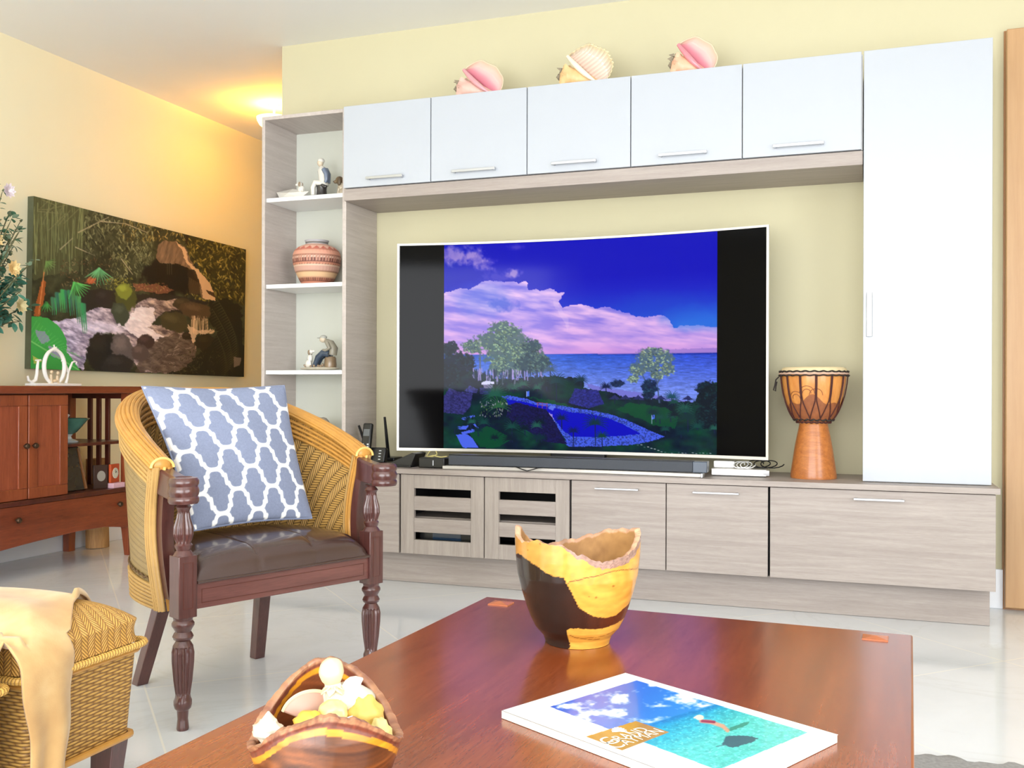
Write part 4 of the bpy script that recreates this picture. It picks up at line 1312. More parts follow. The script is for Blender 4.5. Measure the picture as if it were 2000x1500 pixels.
# ------------------------------------------------------------------ conch shells
sh_spire = simple('shell_spire', (150, 138, 118), .7, var=.35, scale=60, bump=.8, bscale=60)
def conch(name, label, px0, px1, ztop, cols, ribs=False, y=4.24, seed=1):
    """px0..px1: x extent on the cabinet tops, ztop: peak height.  Spire at the left, lip flaring to the upper right"""
    R = random.Random(seed)
    zb = 2.257
    Wd, H = px1 - px0, ztop - zb
    r = thing(name, label, 'shell', ((px0 + px1) / 2, y, zb), group='conch shells on the wall cabinets')
    def P(a, b, d=0.0):   # a across 0..1, b up 0..1, d towards the viewer in m
        return Vector((px0 + Wd * a, y - d, zb + H * b))
    # body whorl: tapering spindle from shoulder (left) to siphon (lower right)
    n, m_ = 22, 28
    A, B = P(.10, .36), P(.96, .05)
    ax = (B - A)
    u_ = ax.normalized(); v_ = Vector((0, -1, 0)); w_ = u_.cross(v_)
    mb = MB()
    def body(s, t):
        rad = H * (.30 * math.sin(PI * min(1, (s * .80 + .20))) ** .7 * (1 - .55 * s) + .01)
        if s < .02: rad *= .6
        kn = max(0, math.cos(7 * 2 * PI * t)) ** 4 * math.exp(-((s - .10) / .07) ** 2) * H * .11
        rad += kn + (H * .006 * math.sin(s * 90) if ribs else 0)
        an = 2 * PI * t
        return (A + ax * s + (v_ * math.cos(an) * 1.1 + w_ * math.sin(an)) * rad, (t, s))
    mb.grid(body, n, m_, cv=True)
    V_ = np.array([tuple(v.co) for v in mb.bm.verts])
    nn = fbm(V_[:, 0] * 60, V_[:, 2] * 60 + V_[:, 1] * 40, 3, seed)
    c0, c1 = np.array(cols[0], float), np.array(cols[1], float)
    cc = c0 * (1 - nn[:, None]) + c1 * nn[:, None]
    obj('body_whorl', mb, attr_mat('shell_body_%d' % seed, .45, bump=.4, bscale=80), r, world=True, colors=linarr(cc))
    # spire with blunt spikes
    mb = MB()
    C0, C1 = P(.20, .34), P(-.02, .34)
    sx = C1 - C0
    def spire(s, t):
        rad = H * .23 * (1 - s) ** .9 * (1 + .16 * math.sin(s * 26)) + .0006
        rad += max(0, math.cos(6 * 2 * PI * t + s * 14)) ** 5 * H * .07 * (1 - s)
        an = 2 * PI * t
        return (C0 + sx * s + Vector((0, -math.cos(an), math.sin(an))) * rad, (t, s))
    mb.grid(spire, 26, 30, cv=True)
    for k in range(7):
        a_ = .02 + .16 * R.random()
        b_ = .08 + .55 * R.random()
        p = P(a_ + .08, .34 + (b_ - .33) * .8, .012)
        mb.tube([p, p + Vector((-.020, -.006, R.uniform(-.010, .014)))], [.008, .0012], 6)
    obj('spire', mb, sh_spire, r, world=True)
    # flared lip, a curved sheet from the shoulder to the siphon
    mb = MB()
    L0, L1 = P(.26, .84, .012), P(.93, .02, .012)
    cen = (L0 + L1) / 2
    Rv = (L1 - L0) / 2
    perp = Vector((H * .50, 0, Wd * .30)) if not ribs else Vector((H * .60, 0, Wd * .36))
    N1, N2 = 56, 18
    def lip(s, t):
        an = PI * s
        edge = 1.0 + (.02 * math.sin(9 * an)) + .16 * math.exp(-((s - .20) / .07) ** 2) + (.035 * math.cos(34 * an) if ribs else 0)
        rr = t ** .8 * edge
        # from the diagonal gutter outwards
        base = cen + Rv * (-math.cos(an)) 
        p = cen + Rv * (-math.cos(an)) * (1 + .05 * t) + perp * math.sin(an) ** .8 * rr * .98
        bulge = .030 * math.sin(PI * min(1, t * .62)) - .012 * t + (.004 * math.cos(34 * an) * t if ribs else 0)
        p.y = y + .006 + bulge * 1.0 - .045 * max(0, t - .55) - .01
        return (p, (s, t))
    mb.grid(lip, N1, N2)
    ts = np.array([j / N2 for i in range(N1 + 1) for j in range(N2 + 1)])
    ss = np.array([i / N1 for i in range(N1 + 1) for j in range(N2 + 1)])
    stops = cols[2]
    cc = np.stack([np.interp(ts, [q[0] for q in stops], [q[1][k] for q in stops]) for k in range(3)], 1)
    if ribs: cc *= (0.93 + .07 * np.cos(34 * PI * ss))[:, None]
    obj('lip', mb, attr_mat('shell_lip_%d' % seed, .25, coat=.4), r, world=True, colors=linarr(cc), solid=.004, recalc=False)
    # rolled columella along the aperture
    mb = MB()
    pts = [L0 + (L1 - L0) * (i / 14) + Vector((0, -.014 - .016 * math.sin(PI * i / 14), -.012 * math.sin(PI * i / 14) - .004)) for i in range(15)]
    mb.tube(pts, [H * (.03 + .045 * math.sin(PI * min(1, i / 14 + .12))) for i in range(15)], 12)
    obj('inner_lip', mb, simple('shell_inner_%d' % seed, cols[3], .2, var=.1, coat=.5), r, world=True)
    return r


pk = [(0, (196, 104, 122)), (.16, (214, 132, 146)), (.36, (228, 176, 176)), (.75, (230, 204, 188)), (1, (222, 202, 172))]
conch('conch_shell', 'small pink-lipped conch shell at the left end of the row of three', -1.812, -1.590, 2.418, ((230, 196, 182), (222, 170, 156), pk, (222, 158, 164)), seed=1)
conch('conch_shell', 'cream conch shell with a ribbed fan-like lip and orange body, in the middle', -1.308, -1.088, 2.426, ((226, 176, 120), (238, 204, 150), [(0, (236, 196, 176)), (.3, (238, 214, 196)), (.7, (240, 226, 208)), (1, (238, 220, 176))], (248, 232, 206)), ribs=True, seed=2)
conch('conch_shell', 'deep pink conch shell at the right end of the row of three', -.800, -.622, 2.420, ((240, 196, 168), (236, 176, 140), pk, (228, 140, 150)), seed=3)

# ------------------------------------------------------------------ shelf ornaments
def limb(mb, pts, rs, n=10): mb.tube(pts, rs, n)


# top shelf (z = 1.854): boy on a stump, paper boat with a puppy, spaniel
z0 = 1.8545
yf = 4.33
bo = thing('boy_figurine', 'porcelain boy in a blue jacket sitting on a dark stump', 'figurine', (-2.578, yf, z0))
mb = MB().lathe([(.034, 0), (.036, .006), (.028, .02), (.024, .05), (.027, .072), (.022, .078), (.001, .079)], 16, (-2.575, yf, z0))
for k in range(3): mb.ell((-2.56 + .008 * k, yf - .02, z0 + .07 - .004 * k), (.012, .01, .008), 8, 6)
obj('stump', mb, M['porc_dark'], bo, world=True)
mb = MB()
limb(mb, [(-2.565, yf, z0 + .07), (-2.567, yf, z0 + .105), (-2.572, yf, z0 + .15), (-2.578, yf, z0 + .168)], [.026, .024, .026, .012])
obj('torso', mb, M['porcelain'], bo, world=True)
mb = MB()
limb(mb, [(-2.558, yf + .012, z0 + .085), (-2.556, yf + .010, z0 + .13), (-2.562, yf + .008, z0 + .158)], [.022, .024, .016])
limb(mb, [(-2.555, yf - .018, z0 + .152), (-2.538, yf - .02, z0 + .125), (-2.538, yf - .018, z0 + .095), (-2.545, yf - .02, z0 + .083)], [.012, .012, .010, .007])
obj('jacket', mb, M['porc_blue'], bo, world=True)
mb = MB()
for s_ in (-1, 1):
    limb(mb, [(-2.57, yf + .012 * s_, z0 + .082), (-2.60, yf + .014 * s_ - .01, z0 + .086), (-2.612, yf + .014 * s_ - .012, z0 + .06), (-2.610, yf + .014 * s_ - .012, z0 + .022)], [.017, .015, .013, .011])
obj('trousers', mb, M['porcelain'], bo, world=True)
mb = MB()
for s_ in (-1, 1): mb.ell((-2.615, yf + .014 * s_ - .014, z0 + .010), (.014, .008, .009), 10, 8)
obj('shoe', mb, M['porc_dark'], bo, world=True)
mb = MB()
mb.ell((-2.583, yf - .002, z0 + .188), (.0165, .0155, .0195), 14, 12)
mb.ell((-2.597, yf - .006, z0 + .186), (.0035, .003, .004), 8, 6)
for s_ in (-1, 1): mb.ell((-2.583, yf + .0155 * s_, z0 + .186), (.004, .002, .005), 8, 6)
limb(mb, [(-2.578, yf, z0 + .160), (-2.581, yf, z0 + .176)], [.008, .009])
obj('head', mb, M['skin'], bo, world=True)
mb = MB().ell((-2.580, yf, z0 + .198), (.0185, .0175, .0135), 14, 10)
obj('cap', mb, M['porcelain'], bo, world=True)

pb = thing('boat_figurine', 'white porcelain paper boat carrying a small spotted puppy', 'figurine', (-2.73, 4.28, z0))
bmx = MB()
by = 4.29
V_ = [Vector(q) for q in ((-2.815, by, z0 + .047), (-2.625, by, z0 + .040), (-2.775, by - .028, z0 + .001), (-2.66, by - .028, z0 + .001), (-2.775, by + .02, z0 + .001), (-2.66, by + .02, z0 + .001), (-2.72, by - .045, z0 + .03), (-2.72, by + .03, z0 + .03), (-2.72, by, z0 + .058))]
vs = [bmx.bm.verts.new(v) for v in V_]
for f in ((0, 2, 6), (6, 2, 3), (6, 3, 1), (0, 7, 4), (7, 5, 4), (7, 1, 5), (0, 4, 2), (2, 4, 5, 3), (3, 5, 1), (0, 6, 8), (8, 6, 1), (0, 8, 7), (8, 1, 7)):
    bmx.bm.faces.new([vs[i] for i in f])
obj('paper_boat', bmx, M['porcelain'], pb, world=True, smooth=False)
mb = MB()
mb.ell((-2.668, by - .004, z0 + .052), (.019, .015, .020), 12, 10).ell((-2.672, by - .012, z0 + .076), (.014, .013, .013), 12, 10).ell((-2.684, by - .018, z0 + .073), (.008, .007, .006), 10, 8)
limb(mb, [(-2.655, by - .014, z0 + .05), (-2.652, by - .018, z0 + .036)], [.006, .005])
pup = obj('puppy', mb, M['porcelain'], pb, world=True)
mb = MB()
for s_ in (-1, 1): mb.ell((-2.666, by - .012 + .013 * s_, z0 + .074), (.007, .0035, .012), 8, 8)
obj('ear', mb, M['porc_brown'], pup, world=True)

sp = thing('spaniel_figurine', 'brown and cream sitting spaniel ornament at the right end of the top shelf', 'figurine', (-2.47, 4.33, z0))
mb = MB()
mb.ell((-2.452, yf, z0 + .028), (.028, .024, .028), 14, 10).ell((-2.463, yf, z0 + .055), (.020, .018, .026), 14, 10)
for s_ in (-1, 1):
    limb(mb, [(-2.470, yf + .010 * s_, z0 + .05), (-2.478, yf + .010 * s_, z0 + .02), (-2.480, yf + .010 * s_, z0 + .004)], [.009, .006, .007])
    mb.ell((-2.452, yf + .02 * s_, z0 + .012), (.02, .009, .012), 10, 8)
obj('body', mb, simple('spaniel_cream', (190, 176, 152), .3, var=.2, scale=50, coat=.3), sp, world=True)
mb = MB()
mb.ell((-2.474, yf, z0 + .093), (.021, .019, .020), 14, 10).ell((-2.494, yf - .002, z0 + .086), (.012, .010, .009), 12, 8)
hdm = obj('head', mb, simple('spaniel_brown', (118, 98, 72), .3, var=.25, scale=70, coat=.3), sp, world=True)
mb = MB()
for s_ in (-1, 1): mb.ell((-2.466, yf + .019 * s_, z0 + .084), (.011, .006, .022), 10, 10)
obj('ear', mb, simple('spaniel_ear', (92, 76, 56), .4, var=.2), hdm, world=True)
obj('nose', MB().ell((-2.506, yf - .002, z0 + .089), (.0035, .004, .003), 8, 6), M['porc_dark'], hdm, world=True)

# middle shelf: banded pottery jar
jc = (-2.612, 4.345, 1.4225)
prof = [(.070, 0), (.078, .006), (.090, .022), (.104, .048), (.118, .078), (.127, .108), (.131, .135), (.128, .158), (.118, .178), (.100, .194), (.080, .203), (.064, .208), (.060, .216), (.064, .226), (.066, .230), (.060, .229), (.056, .216), (.058, .205), (.001, .204)]
prof2 = []
for (r0, zz), (r1, zz1) in zip(prof[:-1], prof[1:]):
    for k in range(5): prof2.append((r0 + (r1 - r0) * k / 5, zz + (zz1 - zz) * k / 5))
prof2.append(prof[-1])
prof2 = [(r_ * .93, z) for r_, z in prof2]
n_ = 160
mb = MB().lathe(prof2, n_, jc, cap=False, rad=lambda a, k, r_: r_ * (1 + (.008 * math.cos(a * 40) if 35 < k < 47 or 18 < k < 22 else 0)))
V_ = np.array([tuple(v.co) for v in mb.bm.verts]) - np.array(jc)
ang = np.arctan2(V_[:, 1], V_[:, 0]); hz = V_[:, 2]; rk = np.hypot(V_[:, 0], V_[:, 1])
cj = np.tile(np.array((214, 168, 140.0)), (len(V_), 1))
for (a_, b_, c_) in ((0, .016, (206, 138, 112)), (.016, .034, (118, 74, 58)), (.034, .042, (196, 150, 120)), (.042, .062, (220, 182, 140)), (.062, .068, (150, 104, 80)), (.068, .094, (202, 158, 140)), (.094, .1, (222, 196, 172)), (.1, .112, (206, 140, 112)), (.112, .134, (112, 66, 56)), (.134, .142, (214, 180, 160)), (.142, .150, (160, 110, 92)), (.150, .172, (222, 160, 136)), (.172, .178, (190, 120, 100)), (.178, .208, (226, 176, 154)), (.208, .24, (176, 176, 180))):
    cj[(hz >= a_) & (hz < b_)] = c_
st = (np.cos(ang * 48) > 0)
cj[(hz > .118) & (hz < .146) & st] = (190, 136, 116)
cj[(hz > .02) & (hz < .034) & st] = (170, 110, 88)
cj[(hz > .096) & (hz < .104) & st] = (150, 96, 78)
tri = np.abs(((ang / (2 * PI) * 18) % 1) - .5) * 2
cj[(hz > .178) & (hz < .194) & (tri > (hz - .178) / .016)] = (196, 106, 88)
cj[(rk < .058) & (hz > .204)] = (120, 116, 112)
tag(obj('pottery_jar', mb, attr_mat('jar_paint', .6), loc=jc, colors=linarr(cj)), 'round terracotta pottery jar with brown and cream bands on the middle shelf', 'jar')

# lower shelf: boy seated on a barrel facing a dog, on a common base
z0 = .9935
fy = 4.33
fg = thing('fisher_figurine', 'porcelain figurine of a seated bending boy facing a sitting dog', 'figurine', (-2.58, fy, z0))
mb = MB().ell((-2.585, fy, z0 + .0105), (.112, .04, .010), 28, 8)
obj('base', mb, simple('figurine_base', (206, 198, 180), .4, var=.2, scale=50), fg, world=True)
mb = MB().lathe([(.030, .012), (.032, .03), (.029, .062), (.024, .07), (.001, .07)], 18, (-2.525, fy + .004, z0))
obj('barrel', mb, M['porc_brown'], fg, world=True)
mb = MB()
for s_ in (-1, 1):
    limb(mb, [(-2.522, fy + .014 * s_, z0 + .082), (-2.555, fy + .014 * s_ - .004, z0 + .088), (-2.583, fy + .012 * s_ - .006, z0 + .066), (-2.600, fy + .012 * s_ - .006, z0 + .03), (-2.612, fy + .012 * s_ - .006, z0 + .016)], [.019, .018, .016, .012, .010])
obj('trousers', mb, M['porc_navy'], fg, world=True)
mb = MB()
limb(mb, [(-2.510, fy, z0 + .078), (-2.506, fy, z0 + .108), (-2.525, fy, z0 + .135), (-2.548, fy, z0 + .150)], [.021, .024, .023, .012])
limb(mb, [(-2.530, fy - .020, z0 + .138), (-2.512, fy - .027, z0 + .112), (-2.535, fy - .026, z0 + .100), (-2.555, fy - .02, z0 + .102)], [.011, .010, .008, .007])
obj('jacket', mb, simple('figurine_coat', (150, 144, 128), .35, var=.25, scale=60), fg, world=True)
mb = MB()
mb.ell((-2.565, fy - .002, z0 + .158), (.017, .0145, .017), 14, 10).ell((-2.581, fy - .003, z0 + .152), (.004, .003, .004), 8, 6)
for s_ in (-1, 1): mb.ell((-2.562, fy + .0145 * s_, z0 + .156), (.004, .002, .005), 8, 6)
obj('head', mb, M['skin'], fg, world=True)
mb = MB().ell((-2.563, fy, z0 + .168), (.019, .017, .011), 14, 8).ell((-2.587, fy - .002, z0 + .165), (.013, .012, .003), 12, 6)
obj('cap', mb, simple('cap_grey', (176, 176, 168), .3), fg, world=True)
mb = MB()
mb.ell((-2.648, fy, z0 + .035), (.019, .016, .022), 12, 10).ell((-2.640, fy, z0 + .062), (.015, .013, .022), 12, 10).ell((-2.634, fy - .002, z0 + .096), (.014, .012, .012), 12, 10).ell((-2.620, fy - .002, z0 + .098), (.009, .006, .006), 10, 8)
for s_ in (-1, 1): limb(mb, [(-2.636, fy + .009 * s_, z0 + .05), (-2.630, fy + .009 * s_, z0 + .015)], [.006, .005])
dg = obj('dog', mb, M['porcelain'], fg, world=True)
mb = MB()
for s_ in (-1, 1): mb.ell((-2.640, fy + .012 * s_, z0 + .092), (.007, .004, .013), 8, 8)
limb(mb, [(-2.66, fy, z0 + .02), (-2.672, fy - .01, z0 + .03)], [.008, .003])
obj('dog_patch', mb, M['porc_brown'], dg, world=True)
mb = MB()
R = random.Random(4)
for k in range(9): mb.ell((-2.62 + .012 * k * .8, fy - .02 + R.uniform(-.008, .01), z0 + .02 + R.uniform(0, .008)), (.007, .007, .008), 8, 6)
obj('plants', mb, M['porc_brown'], fg, world=True)

# rounded stone-like ornament low in the tower, top shows above the chair
mb = MB().ell((-2.575, 4.33, .537 + .112), (.065, .04, .112), 20, 14, warp=lambda d: 1 + .04 * math.sin(d.x * 7 + d.z * 5))
tag(obj('stone_ornament', mb, simple('grey_stone', (150, 142, 130), .6, var=.15, scale=30, bump=.4), loc=(-2.575, 4.33, .537)), 'rounded grey-brown ornament in the lowest bay behind the armchair', 'ornament')

# ================================================================== ARMCHAIR (local frame: x to the right of the sitter side seen, y to the back)
CO = (-1.5625, 2.43)
CA = math.atan2(.918, .396)
ch = thing('armchair', 'rattan barrel-back armchair with brown leather seat and turned legs', 'armchair', (CO[0], CO[1], 0), CA)


def flute(n, depth):
    return lambda a: 1 - depth * (abs(math.cos(a * n / 2)) ** 1.5)


def turned(c, prof, flz=None, n=96):
    """lathe with reeded zone flz=(z0,z1)"""
    pr = []
    for (r0, a), (r1, b) in zip(prof[:-1], prof[1:]):
        k = max(1, int(abs(b - a) / .004))
        for i in range(k): pr.append((r0 + (r1 - r0) * i / k, a + (b - a) * i / k))
    pr.append(prof[-1])
    fn = flute(14, .17)
    return MB().lathe(pr, n, c, rad=lambda a, k, r: r * (fn(a) if flz and flz[0] < pr[k][1] < flz[1] else 1))


lowp = [(.0145, 0), (.016, .004), (.0135, .03), (.015, .052), (.021, .058), (.0235, .068), (.0235, .078), (.020, .086), (.019, .092), (.0245, .13), (.029, .18), (.0295, .205), (.026, .222), (.020, .232), (.018, .236), (.024, .240), (.027, .247), (.024, .254), (.020, .260), (.024, .268), (.029, .276), (.029, .282), (.024, .290), (.026, .298)]
upp = [(.027, .461), (.024, .466), (.0185, .474), (.022, .482), (.0235, .488), (.019, .493), (.022, .500), (.0265, .515), (.0255, .535), (.018, .560), (.0155, .578), (.017, .583), (.021, .588), (.017, .593), (.012, .598), (.018, .604)]
for sx in (-1, 1):
    cx = sx * .315
    lg = obj('leg', turned((cx, 0, 0), lowp, (.092, .222)), M['mahog'], ch)
    bm_ = MB().box(cx - .026, cx + .026, -.026, .026, .298, .461)
    blk = obj('corner_block', bm_, M['mahog'], ch, bevel=.0015)
    for d in ('f', 's'):
        mb = MB()
        a, b, t = .013, .0155, .0012
        z1, z2 = .322, .444
        if d == 'f':
            for q in ((cx - .014, cx - .0125, z1, z2), (cx + .0125, cx + .014, z1, z2), (cx - .014, cx + .014, z1, z1 + .0015), (cx - .014, cx + .014, z2 - .0015, z2)):
                mb.box(q[0], q[1], -.0268, -.0258, q[2], q[3])
        else:
            xx = cx - sx * .0 + .026
            for q in ((-.014, -.0125, z1, z2), (.0125, .014, z1, z2), (-.014, .014, z1, z1 + .0015), (-.014, .014, z2 - .0015, z2)):
                mb.box(xx - .0002, xx + .0008, q[0], q[1], q[2], q[3])
        obj('inlay_line', mb, M['cherry_dark'], blk)
    obj('arm_post', turned((cx, 0, 0), upp, (.498, .575)), M['mahog'], ch)
    # scroll at the hand
    sc = [(.001, .602), (.036, .602), (.0395, .608), (.0395, .616), (.036, .621), (.0385, .627), (.040, .636), (.0375, .643), (.036, .647), (.039, .653), (.039, .662), (.034, .669), (.022, .671), (.020, .668), (.001, .668)]
    obj('hand_scroll', MB().lathe(sc, 40, (sx * .335, -.038, 0), cap=False), M['mahog'], ch)
    # arm sweeping back into the wicker
    mb = MB()
    pts = []
    n = 14
    W_ = []
    for i in range(n + 1):
        t = i / n
        y = -.03 + .135 * t
        x = sx * (.335 - .010 * math.sin(PI * t) + .005 * t)
        z = .637 + .030 * t * t
        w = .024 - .006 * t
        h = .031 + .006 * t
        W_.append([mb.bm.verts.new((x + a * w, y, z + b * h)) for a, b in ((-1, -1), (1, -1), (1, .8), (.75, 1), (-.75, 1), (-1, .8))])
    for i in range(n):
        for k in range(6): mb.bm.faces.new((W_[i][k], W_[i][(k + 1) % 6], W_[i + 1][(k + 1) % 6], W_[i + 1][k]))
    mb.bm.faces.new(W_[0]); mb.bm.faces.new(W_[-1][::-1])
    obj('arm', mb, M['mahog'], ch, bevel=.002)
    # curved wooden bracket under the arm
    mb = MB()
    W_ = []
    for i in range(17):
        t = i / 16
        z = .34 + .30 * t
        yc_ = .030 + .035 * math.sin(PI * min(1, max(0, (z - .305) / .39))) ** 1.2
        x = sx * (.318 + .012 * t)
        W_.append([mb.bm.verts.new((x + a, yc_ + b, z)) for a, b in ((-.017, 0), (.017, 0), (.017, .030), (-.017, .030))])
    for i in range(16):
        for k in range(4): mb.bm.faces.new((W_[i][k], W_[i][(k + 1) % 4], W_[i + 1][(k + 1) % 4], W_[i + 1][k]))
    mb.bm.faces.new(W_[0]); mb.bm.faces.new(W_[-1][::-1])
    obj('arm_bracket', mb, M['mahog'], ch)
    # splayed square rear leg
    mb = MB()
    a = [(sx * .165, .36, .33), (sx * .205, .465, .0)]
    w0, w1 = .021, .018
    A_ = [mb.bm.verts.new((a[0][0] + p * w0, a[0][1] + q * w0, a[0][2])) for p, q in ((-1, -1), (1, -1), (1, 1), (-1, 1))]
    B_ = [mb.bm.verts.new((a[1][0] + p * w1, a[1][1] + q * w1, 0)) for p, q in ((-1, -1), (1, -1), (1, 1), (-1, 1))]
    for k in range(4): mb.bm.faces.new((A_[k], A_[(k + 1) % 4], B_[(k + 1) % 4], B_[k]))
    mb.bm.faces.new(A_); mb.bm.faces.new(B_[::-1])
    obj('leg', mb, M['mahog'], ch, bevel=.002)

# front rail, side rails under the seat
rl = obj('front_rail', MB().box(-.290, .290, -.018, .012, .316, .384), M['mahog_x'], ch, bevel=.002)
mb = MB()
for q in ((-.272, .272, .330, .3315), (-.272, .272, .366, .3675), (-.272, -.2705, .330, .3675), (.2705, .272, .330, .3675)):
    mb.box(q[0], q[1], -.0188, -.0178, q[2], q[3])
obj('inlay_line', mb, M['cherry_dark'], rl)


def plan(t, a, b, y0=.09, n=.85):
    ph_ = PI * t
    cs, sn = math.cos(ph_), math.sin(ph_)
    return (-a * math.copysign(abs(cs) ** n, cs), y0 + b * abs(sn) ** n)


def rimz(t):
    k = math.sin(PI * t) ** .8
    return .695 + .188 * min(1, k * 1.05)


def backz(t, b):  # height at fraction b between lower edge and rim
    return .305 + (rimz(t) - .305) * b


def shell_pt(t, b, off):
    """t around, b up (0..1), off thickness offset outwards"""
    e = (1 - b)
    x, y = plan(t, .340 - .018 * e + off, .465 - .075 * e + off * 1.0)
    # front edge sweeps forward at the top and bottom
    y += (-.02 + .035 * math.sin(PI * b) ** 1.2) * max(0, 1 - min(t, 1 - t) / .16)
    return Vector((x, y, backz(t, b)))


def arclen(t): return t * 1.25


NT_ = 64
TH = .017
mb = MB().grid(lambda a, b: (shell_pt(a, b, TH), (arclen(a), b * .5)), NT_, 20)
obj('outer_weave', mb, M['weave_out'], ch, ang=80)
mb = MB().grid(lambda a, b: (shell_pt(a, .03 + b * .97, -TH), (arclen(a), b * .5)), NT_, 20)
obj('inner_weave', mb, M['weave_in'], ch, ang=80)
# rolled rim of parallel rattan poles
for k in range(9):
    an = PI * (k / 8)
    pts = []
    for i in range(49):
        t = i / 48
        p = shell_pt(t, 1.0, .028 * math.cos(an))
        p.z += .022 * math.sin(an) - .006
        pts.append(p)
    obj('rim_pole', MB().tube(pts, .0063, 8), M['rattan'], ch)
for k in range(5):
    for side, mt in ((-1, M['rattan']), (1, M['rattan_out'])):
        pts = []
        for i in range(49):
            t = i / 48
            p = shell_pt(t, 1.0 - .030 * (k + .9), side * (.020 if side < 0 else .022))
            pts.append(p)
        obj('rim_pole', MB().tube(pts, .0055, 8), mt, ch)
# poles along the two front edges
for t0, sgn in ((0.0, 1), (1.0, -1)):
    for k in range(9):
        an = 0
        pts = []
        for i in range(21):
            b = i / 20 * .99
            if k < 5:
                off = .022 * math.cos(PI * k / 4)
                p = shell_pt(t0, b, off)
                p.y -= .008 * math.sin(PI * k / 4) + .002
            else:
                p = shell_pt(t0, b, .0215 if k % 2 else -.0215)
                p.y += .0112 * ((k - 3) // 2)
            pts.append(p)
        obj('edge_pole', MB().tube(pts, .0062, 8), M['rattan'] if k in (2, 3, 4, 6) else M['rattan_out'], ch)
# pale binding cane where wicker meets the arm
for t0 in (0.0, 1.0):
    c = shell_pt(t0, 1.0, 0)
    pts = [shell_pt(t0, .99 - .7 * i / 12, .0) + Vector((.026 * (1 if t0 < .5 else -1) * 0, -.016, 0)) for i in range(13)]
    obj('binding_cane', MB().tube(pts, .004, 8), simple('pale_cane', (232, 190, 110), .4, var=.1), ch)
    obj('rim_cap', MB().ell(c + Vector((0, 0, .001)), (.026, .010, .020), 18, 12), M['rattan'], ch)
    arc = [c + Vector((.032 * math.cos(PI * i / 12), -.004, .025 * math.sin(PI * i / 12) - .006)) for i in range(13)]
    obj('binding_cane', MB().tube(arc, .004, 8), bpy.data.materials['pale_cane'], ch)
# lower band of poles outside
for k in range(7):
    pts = [shell_pt(i / 48, .012 + .024 * k, TH + .004) for i in range(49)]
    obj('band_pole', MB().tube(pts, .0052, 8), M['rattan_out'], ch)
# twisted trim between band and weave
pts = []
for i in range(220):
    p = shell_pt(i / 219, .195, TH + .004)
    p.z += .003 * math.sin(i * 1.3)
    pts.append(p)
obj('twisted_trim', MB().tube(pts, .003, 6), simple('dark_trim', (92, 66, 34), .6, var=.3, scale=120), ch)
# seat frame below the cushion
mb = MB().grid(lambda a, b: ((lambda q: Vector((q.x * (.96 - 0 * b), q.y, .330 + .05 * b)))(shell_pt(a, .1, -.006)), (a, b)), 40, 1)
obj('seat_frame', mb, M['mahog_x'], ch, solid=.02)


# leather seat: padded, with seams
def seat_pt(u_, v_):
    """u across -1..1, v front 0..1 back"""
    y = -.022 + .43 * v_
    xw = .288 if v_ < .18 else .305 * math.sqrt(max(.02, 1 - ((v_ - .18) / .98) ** 2.6))
    return u_ * xw, y


def seat_z(u_, v_):
    e = (1 - abs(u_) ** 8) * (1 - (1 - v_) ** 14) * (1 - v_ ** 10 * .6)
    z = .392 + .068 * max(0, e) ** .5 + .018 * (1 - u_ * u_) * math.sin(PI * min(1, v_ * .9 + .05))
    for s_ in (-.33, .33):
        z -= .004 * math.exp(-((u_ - s_) / .03) ** 2)
    return z


mb = MB()
def seat(a, b):
    u_ = a * 2 - 1
    if b < .12:
        k = b / .12
        x, y = seat_pt(u_, 0)
        return (Vector((x, y + .004 * (1 - k) - .006 * math.sin(PI * k), .384 + (seat_z(u_, 0) - .384) * k)), (a, b))
    v_ = (b - .12) / .88
    x, y = seat_pt(u_, v_)
    return (Vector((x, y, seat_z(u_, v_))), (a, b))
mb.grid(seat, 72, 60)
st_ = obj('seat', mb, M['leather'], ch, ang=60)
for s_ in (-.33, .33):
    pts = []
    for i in range(24):
        v_ = i / 23
        x, y = seat_pt(s_, v_)
        pts.append((x, y, seat_z(s_, v_) + .0006))
    obj('seam', MB().tube(pts, .0014, 6), M['leather'], st_)
pts = [Vector((seat_pt(-1 + 2 * i / 30, 0)[0], -.026, .388)) for i in range(31)]
obj('piping', MB().tube(pts, .004, 8), M['leather'], st_)

# patterned cushion leaning in the chair
PC = [(-.185, .205, .482), (.215, .200, .480), (.212, .350, .898), (-.250, .392, .893)]  # BL BR TR TL in the chair frame
Mc = Matrix.Translation((CO[0], CO[1], 0)) @ Matrix.Rotation(CA, 4, 'Z')
PC = [Mc @ Vector(p) for p in PC]
nrm = (PC[1] - PC[0]).cross(PC[3] - PC[0]).normalized()
if nrm.dot(Vector((.918, -.396, 0))) < 0: nrm = -nrm
nu = nv = 250
Ug, Vg = grid_uv(nu, nv)
def pil(a, b, side):
    # pinched sides
    ea = .028 * math.sin(PI * b) * (1 - 2 * a)
    eb = .022 * math.sin(PI * a) * (1 - 2 * b)
    a2, b2 = a + ea, b + eb
    p = PC[0] * (1 - a2) * (1 - b2) + PC[1] * a2 * (1 - b2) + PC[2] * a2 * b2 + PC[3] * (1 - a2) * b2
    t = max(0, math.sin(PI * a) * math.sin(PI * b)) ** .42 * .058
    wr_ = .004 * math.sin(9 * a + 5 * b) * math.sin(PI * a) * math.sin(PI * b) - .012 * math.exp(-((a - .5) / .16) ** 2 - ((b - .9) / .10) ** 2)
    return (p + nrm * (side * (t + (wr_ if side > 0 else 0)) + .03), (a, b))
cu_ = thing('cushion', 'blue-grey cushion with white quatrefoil lattice pattern in the rattan armchair', 'cushion', tuple((PC[0] + PC[1]) / 2))
mb = MB().grid(lambda a, b: pil(a, b, 1), nu, nv)
